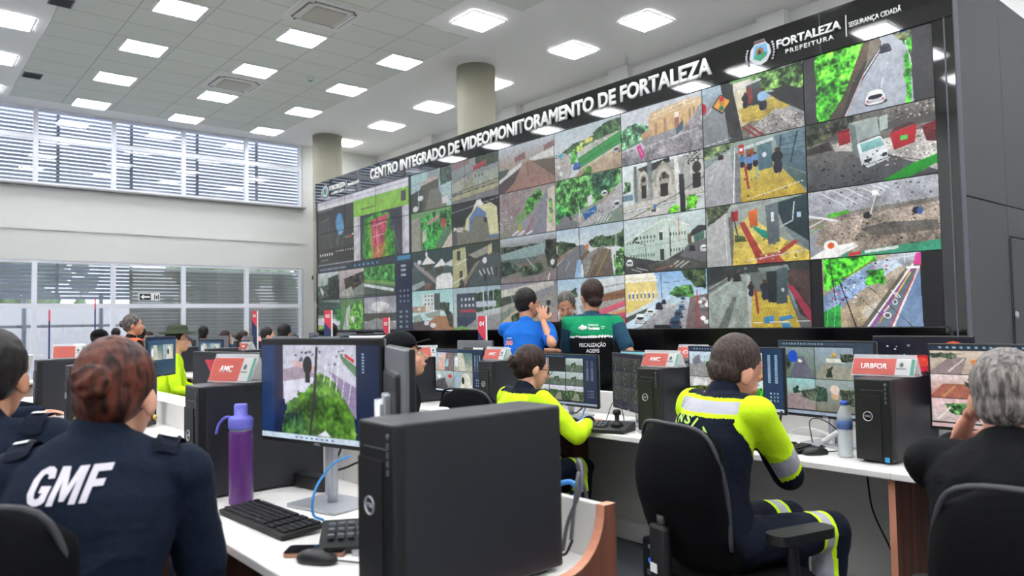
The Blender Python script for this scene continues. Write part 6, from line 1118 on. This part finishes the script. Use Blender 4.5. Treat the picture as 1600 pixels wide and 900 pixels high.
    if style == 'hat':
        b = bm(); lathe(b, [(.145, 0), (.15, .004), (.145, .012), (.09, .014), (.086, .05), (.075, .075), (.03, .082), (.001, .083)], n=28)
        for v in b.verts: v.co = hc+HR @ (Vector((v.co.x, v.co.y*1.1-.01, v.co.z+.052-.25*v.co.x*v.co.x+.012))*hs)
        obj('hat', b, C_ol, t)
    if glasses:
        b = bm()
        for sx_ in (1, -1):
            tube(b, [H((sx_*.033+.023*math.cos(a), .100, .002+.017*math.sin(a))) for a in [i*PI/8 for i in range(17)]], .002*hs, 6); tube(b, [H((sx_*.056, .098, .006)), H((sx_*.078, .0, .004))], .002*hs, 6)
        tube(b, [H((-.01, .101, .004)), H((.01, .101, .004))], .002, 6); obj('glasses', b, M_dark, t)
    return t, to, bo, dict(hip=hip, neck=neck, arms=arms, H=H, HR=HR, hc=hc, W=Wi.inverted(), shR=shR, shL=shL)
def stick(text_b, target, parent, o, ux, uy, dirn, m, name, off=.004, sub=2, far=.5):
    """lay flat lettering on cloth: every point is dropped along dirn onto the target mesh (local coordinates)"""
    bmesh.ops.triangulate(text_b, faces=text_b.faces[:])
    for _ in range(sub):
        es = [e for e in text_b.edges if e.calc_length() > .02]
        if es: bmesh.ops.subdivide_edges(text_b, edges=es, cuts=1); bmesh.ops.triangulate(text_b, faces=text_b.faces[:])
    me = target.data; bv = BVHTree.FromPolygons([v.co for v in me.vertices], [p.vertices[:] for p in me.polygons])
    o, ux, uy, d = Vector(o), Vector(ux), Vector(uy), Vector(dirn).normalized(); last = None; bad = []
    for v in text_b.verts:
        p = o+ux*v.co.x+uy*v.co.y; h = bv.ray_cast(p-d*far, d)
        if h[0] is None: bad.append(v); v.co = p; continue
        v.co = h[0]-d*off
    if bad: bmesh.ops.delete(text_b, geom=bad, context='VERTS')
    return obj(name, text_b, m, parent)
def quad_bm(w, h, nx=8, ny=4):
    b = bm(); g = [[b.verts.new((w*i/nx, h*j/ny, 0)) for i in range(nx+1)] for j in range(ny+1)]
    for j in range(ny):
        for i in range(nx): b.faces.new((g[j][i], g[j][i+1], g[j+1][i+1], g[j+1][i]))
    return b
def armt(c, a, b_):
    ab = b_-a; return max(0, min(1, (c-a).dot(ab)/ab.dot(ab))), (c-a-ab*max(0, min(1, (c-a).dot(ab)/ab.dot(ab)))).length

# officer with reddish brown bun, navy jacket lettered GMF
g, top_, body_, J = person('woman officer from behind, reddish brown hair bun, navy jacket lettered GMF', (-1.86, .35, 0), math.radians(62), S_light, H_brown, 'bun', top=C_navy, vox=.0065, lean=.10, wide=1.06, head=(math.radians(-8), math.radians(-12), 0), hoff=(.02, .02, -.07),
    rh=(-2.14, .63, .72), lh=(-2.42, .55, .73), rdir=(-.6, .6, -.1), ldir=(-.5, .6, -.1), seat=.46, tor=.535, drop=.085, pole_r=(.5, -.7, -.8), pole_l=(-1, -.4, -.7))
b = bm()
for x0, gl in ((0, [[(.50, .68), (.46, .78), (.36, .82), (.27, .77), (.23, .64), (.23, .36), (.28, .22), (.38, .17), (.48, .21), (.52, .33), (.38, .33), (.38, .50), (.75, .50), (.75, .12), (.66, .05), (.5, 0), (.34, 0), (.14, .08), (0, .3), (0, .68), (.12, .9), (.34, 1), (.52, 1), (.68, .92), (.74, .70)]]), (.86, [[(0, 0), (.0, 1), (.27, 1), (.27, 0)][:0] or [(0, 0), (0, 1), (.30, 1), (.47, .48), (.64, 1), (.94, 1), (.94, 0), (.72, 0), (.72, .62), (.55, .1), (.39, .1), (.22, .62), (.22, 0)]]), (1.92, [[(0, 0), (0, 1), (.66, 1), (.66, .80), (.24, .80), (.24, .60), (.58, .60), (.58, .41), (.24, .41), (.24, 0)]])):
    for pl in gl: b.faces.new([b.verts.new(((x0+u+.28*v)*.058, v*.072, 0)) for u, v in pl])
bmesh.ops.triangulate(b, faces=b.faces[:])
stick(b, top_, g, (-.105, -.5, J['neck'].z-.115), (1, 0, .02), (0, 0, 1), (0, 1, 0), mat('jacket_lettering', 'd6d2dc', .6), 'back_lettering', off=.004)
for s_, sh in ((1, J['shR']), (-1, J['shL'])):
    b = quad_bm(.05, .11); stick(b, top_, g, sh+Vector((-.025-.025*s_, -.055, .3)), (1, 0, 0), (0, 1, 0), (0, 0, -1), C_dnavy, 'epaulette', off=.012)
    b = quad_bm(.03, .022, 3, 3); stick(b, top_, g, sh+Vector((-.015-.022*s_, -.02, .3)), (1, 0, 0), (0, 1, 0), (0, 0, -1), M_txt, 'rank_badge', off=.018)
    b = quad_bm(.03, .022, 3, 3); stick(b, top_, g, sh+Vector((-.015-.022*s_, .018, .3)), (1, 0, 0), (0, 1, 0), (0, 0, -1), M_txt, 'rank_badge', off=.018)
for s_ in (1, -1):
    b = bm(); ell(b, J['H']((s_*.083, .002, -.045)), (.007, .007, .009), n=10); obj('earring', b, mat('gold', 'd8b46a', .25, metal=1), g)
# officer at the left edge
g, top_, body_, J = person('man officer at the left edge with cropped black hair and navy jacket, typing', (-2.42, .18, 0), math.radians(56), S_tan, H_black, 'short', top=C_navy, vox=.008, lean=.07, head=(math.radians(8), math.radians(-10), 0), hoff=(0, .01, -.045), tor=.52,
    rh=(-2.93, .46, .98), lh=(-3.0, .10, .80), rdir=(-.9, .3, -.1), ldir=(-.9, .3, -.1), wide=1.05, curl=.7, pole_r=(1, -.2, -1), pole_l=(-1, -.2, -1))
b = quad_bm(.055, .12); stick(b, top_, g, J['shR']+Vector((-.05, -.06, .3)), (1, 0, 0), (0, 1, 0), (0, 0, -1), C_dnavy, 'epaulette', off=.012)
b = quad_bm(.035, .05, 3, 3); stick(b, top_, g, J['shR']+Vector((-.04, -.02, .3)), (1, 0, 0), (0, 1, 0), (0, 0, -1), M_txt, 'rank_badge', off=.018)
b = quad_bm(.07, .06, 4, 4); stick(b, top_, g, J['shR'].lerp(J['arms'][0][1], .5)+Vector((.4, -.035, -.03)), (0, 1, 0), (0, 0, 1), (-1, 0, 0), M_txt, 'sleeve_patch', off=.006)
person('man behind the left officer wearing a navy cap, hands on the desk', (-6.2, .42, 0), math.radians(10), S_light, H_black, 'cap', top=C_navy, vox=.011, lean=.08, rh=(-5.95, .86, .80), rdir=(.1, 1, -.1), lh=(-6.25, .86, .8), hoff=(0, .02, 0), tor=.53)

# man in fluorescent yellow and navy uniform
def z_transit(c, arms, neck, hip):
    for sh, el, wr_, dr, pn, sd in arms:
        t1, d1 = armt(c, sh, el); t2, d2 = armt(c, el, wr_); t0, d0 = armt(c, neck, sh)
        if min(d1, d2) < .1 and (c.x-neck.x)*sd > .155:
            if d2 < d1 and t2 > .02: return 0
            return 2 if .62 < t1 < .86 else (0 if t1 >= .93 else 1)
    zz = neck.z-c.z
    if zz < -.0: return 0
    if zz < .012: return 1
    if zz < .052: return 2
    if zz < .066: return 1
    return 0
def z_leg(c):
    for a, w_ in ((.235, .05), (.42, .0)):
        pass
    z = c.z
    if c.y > .25 and z < .40:
        if .26 < z < .33: return 2
        if .245 < z <= .26 or .33 <= z < .345: return 1
    if c.y > .28 and z > .40:
        if .345 < c.y < .385: return 2
        if .33 < c.y <= .345 or .385 <= c.y < .40: return 1
    return 0
g, top_, body_, J = person('short haired man seated from behind in a fluorescent yellow and navy uniform with grey band', (-1.61, 2.28, 0), math.radians(-14), S_pink, H_buzz, 'buzz', top_mats=[C_dnavy, C_yel, C_refl], top_zone=z_transit, bot_mats=[C_dnavy, C_yel, C_refl], bot_zone=z_leg,
    vox=.0065, lean=.12, side=-.06, head=(math.radians(2), math.radians(-30), math.radians(6)), hoff=(-.01, .035, -.08), tor=.455, rh=(-1.63, 2.70, .90), lh=(-1.98, 2.95, .80), rdir=(-.8, .4, .1), ldir=(.2, 1, -.1), rpalm=(-.5, .2, -.6), wide=.98, pole_r=(1, -.2, -1.2), pole_l=(-1, -.3, -.6), curl=.9, knees=((.13, .44), (-.08, .44)), s=1.03, seat=.49)
wd = 'TRÂNSITO'; n_ = len(wd); cx0, cz0, R0 = J['neck'].x-.03, J['neck'].z-.222, .13
for i, chh in enumerate(wd):
    a = math.radians(62-i*124/(n_-1)); b = fit_text(chh, .030 if chh != 'I' else .009, .034, .03, 0)
    ux = Vector((math.cos(a), 0, -math.sin(a)*-1)); ux = Vector((math.cos(-a), 0, math.sin(a)*1)) ; ux = Vector((math.cos(a), 0, math.sin(a))); uy = Vector((-math.sin(a), 0, math.cos(a)))
    o = Vector((cx0-math.sin(a)*R0, -.5, cz0+math.cos(a)*R0))-ux*.015
    stick(b, top_, g, o, ux, uy, (0, 1, 0), mat('yellow_lettering', 'b9e86a', .6), 'back_lettering', off=.004, sub=1)
b = bm(); tube(b, [Wp for Wp in (J['arms'][0][2]+Vector((-.03, .07, -.05)), J['arms'][0][2]+Vector((.01, .06, .07)))], .005, 8); obj('pen', b, M_dark, None); bpy.data.objects['pen'].location = (-1.61, 2.28, 0); bpy.data.objects['pen'].rotation_euler = (0, 0, math.radians(-14)); tag(bpy.data.objects['pen'], 'black pen held in the right hand of the man in yellow', 'pen')
# grey haired man, right edge
g, top_, body_, J = person('grey haired man at the right edge in a black shirt, hand at his chin', (-.66, 2.12, 0), math.radians(4), S_pink, H_grey, 'balding', top=C_black, vox=.0075, lean=.12, head=(math.radians(2), math.radians(-14), 0), hoff=(-.005, .01, -.05), wide=1.05, tor=.41,
    lh=(-.815, 2.30, .985), ldir=(.35, .25, .8), lpalm=(.8, -.1, -.1), rh=(-.45, 2.7, .80), pole_l=(-1, .0, -1), curl=.9, s=1.02)
# woman with glasses and bun
def z_ag(c, arms, neck, hip):
    for sh, el, wr_, dr, pn, sd in arms:
        t2, d2 = armt(c, el, wr_)
        if d2 < .07 and t2 > .8: return 0
    return 0 if (neck.z-c.z < .01 or neck.z-c.z > .2) and abs(c.x-neck.x) < .16 else 1
g, top_, body_, J = person('woman with glasses and dark hair bun in a fluorescent yellow jacket', (-3.15, 2.64, 0), math.radians(-4), S_light, H_dbrown, 'bun', top_mats=[C_dnavy, C_yel], top_zone=z_ag, bot_mats=[C_dnavy, C_yel, C_refl], bot_zone=z_leg, vox=.008, lean=.10, s=.93, head=(math.radians(-12), math.radians(-12), 0), glasses=True, seat=.44, tor=.46, hoff=(0, .02, -.03),
    rh=(-2.92, 3.02, .79), lh=(-3.35, 3.05, .79), rdir=(.3, .9, -.1), ldir=(0, 1, -.1), pole_r=(1, -.3, -.8), curl=.6)
# man with black cap
person('man in profile with a black cap and black shirt behind the garden monitor', (-3.50, 2.16, 0), math.radians(-32), S_light, H_black, 'cap', top=C_black, vox=.009, lean=.02, head=(math.radians(-2), math.radians(14), 0), wide=1.1, hoff=(.02, -.03, -.03), tor=.46)
# standing men
def z_short(c, arms, neck, hip): return 0
g, top_, body_, J = person('standing man in a royal blue polo shirt with his hand on his chin', (-4.40, 3.82, 0), math.radians(30), S_tan, H_black, 'short', top=C_blue, bottom=C_dnavy, sit=False, vox=.008, lean=.12, side=.0, s=.935, sleeve='short', head=(math.radians(-42), math.radians(-4), 0), wide=1.12,
    rh=(-4.27, 3.93, 1.34), rdir=(-.3, .15, .9), rpalm=(-.6, .5, 0), lh=(-4.42, 4.22, 1.10), ldir=(.8, .3, 0), pole_r=(.8, .3, -1.8), curl=.8)
b = fit_text('300', .07, .035, .03, 0); stick(b, top_, g, (-.13, -.5, J['neck'].z-.17), (1, 0, 0), (0, 0, 1), (0, 1, 0), mat('salmon_print', 'e58a7a', .6), 'back_print', sub=1)
b = quad_bm(.05, .006, 5, 1); stick(b, top_, g, (-.12, -.5, J['neck'].z-.12), (1, 0, 0), (0, 0, 1), (0, 1, 0), M_txt, 'back_print', sub=0)
b = quad_bm(.05, .006, 5, 1); stick(b, top_, g, (-.12, -.5, J['neck'].z-.20), (1, 0, 0), (0, 0, 1), (0, 1, 0), M_txt, 'back_print', sub=0)
def z_agefis(c, arms, neck, hip):
    for sh, el, wr_, dr, pn, sd in arms:
        t1, d1 = armt(c, sh, el)
        if (c.x-neck.x)*sd > .155 and d1 < .09 and t1 > .12: return 3
    zz = neck.z-c.z
    if zz < .0: return 3
    if zz < .15: return 0
    if zz < .165: return 2
    return 1
g, top_, body_, J = person('standing man from behind in a green and black vest lettered FISCALIZAÇÃO AGEFIS', (-4.07, 4.26, 0), math.radians(44), S_tan, H_dbrown, 'full', top_mats=[C_green, C_black, M_txt, C_teal], top_zone=z_agefis, bottom=C_black, sit=False, vox=.0075, lean=.02, s=.965, sleeve='short', head=(math.radians(22), math.radians(-8), 0), wide=1.12,
    rh=(-3.98, 4.54, 1.0), lh=(-4.36, 4.42, 1.0))
zt = J['neck'].z
for txt, w_, h_, x_, z_, bo_ in (('FISCALIZAÇÃO', .20, .028, -.10, -.235, .012), ('AGEFIS', .10, .028, -.05, -.28, .012), ('Prefeitura de', .075, .014, -.03, -.075, .02), ('Fortaleza', .085, .022, -.03, -.105, .04)):
    b = fit_text(txt, w_, h_, bo_, 0); stick(b, top_, g, (x_, -.5, zt+z_), (1, 0, 0), (0, 0, 1), (0, 1, 0), M_txt, 'back_lettering', sub=1)
b = bm(); [ell(b, (x_, z_, 0), (r_, r_*.8, .001), n=10) for x_, z_, r_ in ((0, 0, .02), (.02, .002, .018), (-.018, 0, .014), (.0, .014, .012))]
for v in b.verts: v.co.z = 0
stick(b, top_, g, (-.075, -.5, zt-.09), (1, 0, 0), (0, 0, 1), (0, 1, 0), M_txt, 'back_emblem', sub=0)
b = quad_bm(.028, .004, 3, 1); stick(b, top_, g, (.068, -.5, zt-.085), (1, 0, 0), (0, 0, 1), (0, 1, 0), M_txt, 'back_print', sub=0)
b = quad_bm(.024, .004, 3, 1); stick(b, top_, g, (.068, -.5, zt-.097), (1, 0, 0), (0, 0, 1), (0, 1, 0), M_txt, 'back_print', sub=0)
person('man between the two standing men, facing the camera and looking down', (-4.82, 4.74, 0), math.radians(218), S_tan, H_mid, 'short', top=C_black, bottom=C_black, sit=False, vox=.009, lean=.08, s=.93, head=(0, math.radians(-28), 0), rh=(-4.9, 4.5, .95), lh=(-4.6, 4.75, .95))
# people farther back
person('woman with tied grey hair in an orange vest near the windows', (-9.75, 2.25, 0), math.radians(10), S_tan, H_mid, 'bun', top_mats=[C_black, C_or], top_zone=lambda c, a, n_, h: 0 if abs(c.x-n_.x) > .235 or c.z > n_.z+.01 else 1, vox=.011, sit=True, seat=.63, head=(math.radians(-30), 0, 0), s=1.0, wide=1.1)
person('man in profile with glasses, olive hat and fluorescent yellow shirt', (-7.95, 2.22, 0), math.radians(-22), S_light, H_black, 'hat', top=C_yel, vox=.011, head=(math.radians(-8), 0, 0), glasses=True, wide=1.05, seat=.47)
# ------------------------------------------------------------------ distant rows by the windows
GBR = 'desks of the distant rows'
first = {}
def put(key, maker, loc, rz, label, group):
    if key not in first:
        first[key] = maker(); o = first[key]; o.location = loc; o.rotation_euler = (0, 0, rz); o['label'] = label; o['group'] = group; return o
    return dup(first[key], loc, rz, label, group)
sign2 = None
for r, (y, xs) in enumerate(((2.95, (-7.3, -8.5, -9.7, -10.9, -12.1, -13.3, -14.5)), (5.0, (-9.6, -10.8, -12.0, -13.2, -14.4)))):
    for k, x in enumerate(xs):
        put('dk', lambda: dup(desk2, (0, 0, 0), 0, ''), (x-1.1, y, 0), 0, 'white desk bay in the distant rows towards the windows', GBR)
        put('tw', lambda: dup(tower2, (0, 0, 0), 0, ''), (x-1.0, y+.38, DZ), 0, 'black computer tower in the distant rows towards the windows', 'distant computer towers')
        put('mn', lambda: make_monitor((0, 0), 0, '', 'desk', w=.54, h=.32, zc=1.03, res=40), (x-.45, y+.42, DZ), math.radians([8, -12, 15, 0, 5, -8, 10][k]), 'black monitor in the distant rows towards the windows', 'distant monitors')
        if k % 2 == 0: put('sg', lambda: make_sign((0, 0, 0), 0, '', 'AMC', L=.23), (x-1.0, y+.2, TT2), math.radians([10, 0, 50, 0, 20, 0, 5][k]), 'coral and white tent sign in the distant rows', 'distant tent signs')
        put('mb', lambda: make_monitor((0, 0), 0, '', 'desk', w=.54, h=.32, zc=1.06, on=False), (x-.5, y+.95, DZ), PI+math.radians([0, 10, -8, 14, 3, -5, 0][k]), 'monitor seen from behind in the distant rows', 'distant monitor backs')
        put('db', lambda: dup(desk2, (0, 0, 0), 0, ''), (x, y+1.326, 0), PI, 'white desk bay facing away in the distant rows', 'distant desks facing away')
# seated people in the distance
pa = person('man in profile with short black hair and black shirt beside the second row post', (-11.35, 4.55, 0), math.radians(-25), S_light, H_black, 'short', top=C_black, vox=.015, lean=.05, tor=.46)[0]
pb = person('woman in profile with tied dark hair and navy jacket in the distant row', (-12.38, 4.55, 0), math.radians(-25), S_light, H_dbrown, 'bun', top=C_navy, vox=.015, lean=.06, s=.94, tor=.46)[0]
pc = person('person with dark hair seen from behind next to the man in black', (-10.5, 4.5, 0), math.radians(30), S_tan, H_black, 'full', top=C_char, vox=.015, s=1.0, tor=.50, lean=.03)[0]
dup(pb, (-13.29, 4.58, 0), math.radians(-20), 'woman with a dark ponytail bun left of the other seated woman')
dup(pc, (-14.3, 4.6, 0), math.radians(60), 'dark haired head just visible over the desks left of the two women')
dup(pb, (-16.9, 4.4, 0), math.radians(200), 'woman with brown hair whose face peers over the monitors near the orange vest')
dup(pc, (-15.95, 3.95, 0), math.radians(70), 'dark haired head between the orange vest and the peering woman')
dup(pc, (-17.6, 3.87, 0), math.radians(80), 'dark haired head left of the orange vest')
dup(pc, (-9.45, 4.74, 0), math.radians(60), 'head with brown hair peeking above the garden monitor')
person('woman in profile with a black cap next to the thin navy post', (-11.0, 2.15, 0), math.radians(-20), S_light, H_black, 'cap', top=C_black, vox=.015, tor=.47)
# row number posts
def post(loc, rz, ztop, w, num, label, edge=True):
    t = thing('row_number_post', label, 'post', loc, rz, 'red and navy row number posts')
    b = bm(); box(b, 0, 0, (ztop-.15)/2, w, .02, ztop-.15); obj('navy_panel', b, M_navy, t)
    b = bm(); prism(b, [(-w/2, ztop-.15), (w/2, ztop-.15), (w/2, ztop), (-w/2, ztop)], 'y', -.01, .01); prism(b, [(-w/2, ztop-.15), (w/2, ztop-.27), (w/2, ztop-.15)], 'y', -.0115, -.01); obj('red_head', b, M_red, t)
    if edge: b = bm(); box(b, w/2+.008, 0, ztop/2, .014, .024, ztop); obj('white_edge', b, M_txt, t)
    b = bm(); box(b, 0, 0, .01, w+.12, .16, .02); obj('foot', b, M_grey, t)
    if num: b = fit_text(num, w*.62, .045, .03, .001); place_bm(b, (-w*.31, -.012, ztop-.10), (1, 0, 0), (0, 0, 1), (0, -1, 0)); obj('number', b, M_txt, t)
post((-5.93, 4.62, 0), math.radians(48), 1.41, .075, '04', 'red and navy row post numbered 04 left of the man in blue')
post((-8.26, 4.90, 0), math.radians(52), 1.43, .07, '03', 'red and navy row post above the man with the black cap')
post((-9.15, 4.55, 0), math.radians(56), 1.545, .09, '05', 'red and navy row post numbered 05 in front of the screen corner')
post((-11.85, 4.62, 0), math.radians(50), 1.60, .08, '02', 'red and navy row post in front of the right window panes')
post((-12.4, 2.45, 0), math.radians(-11), 1.80, .13, '', 'tall navy post seen edge on above the brown haired officer', False)
post((-11.6, 1.75, 0), math.radians(-9), 1.62, .10, '', 'thin dark row post seen edge on at the left', False)
# reception counter at the far left
t = thing('reception_counter', 'round wood fronted counter with white top at the far left', 'counter', (-10.9, .95, 0))
b = bm(); lathe(b, [(.52, 0), (.52, .70)], n=40); obj('body', b, wood('counter_wood', '7d5f50', 'a58a78', 2), t)
b = bm(); lathe(b, [(.56, .70), (.56, .735)], n=40); obj('top', b, M_deskw, t)
t = thing('counter_display', 'white tilted touch display on the round counter at the far left', 'display', (-10.55, 1.25, .7365), math.radians(100))
b = bm(); tube(b, [(0, 0, .01), (0, 0, .18)], .025, 12); lathe(b, [(.09, 0), (.09, .012)], n=20); obj('stand', b, M_silver, t)
b = bm(); box(b, 0, 0, .22, .34, .02, .24, rot=Matrix.Rotation(.5, 3, 'X'), bev=.004); obj('panel', b, M_txt, t)
b = bm(); box(b, 0, -.011, .225, .31, .004, .21, rot=Matrix.Rotation(.5, 3, 'X')); obj('screen', b, M_scr_off, t)
t = thing('printer', 'small white and black printer in the distance above the garden monitor', 'printer', (-8.05, 4.55, 0))
b = bm(); box(b, 0, 0, .55, .5, .4, 1.1, bev=.01); obj('cabinet', b, M_grey, t)
b = bm(); box(b, 0, 0, 1.16, .42, .34, .11, bev=.01); obj('body', b, M_txt, t); b = bm(); box(b, 0, -.02, 1.225, .36, .28, .02, bev=.004); obj('lid', b, M_dark, t)
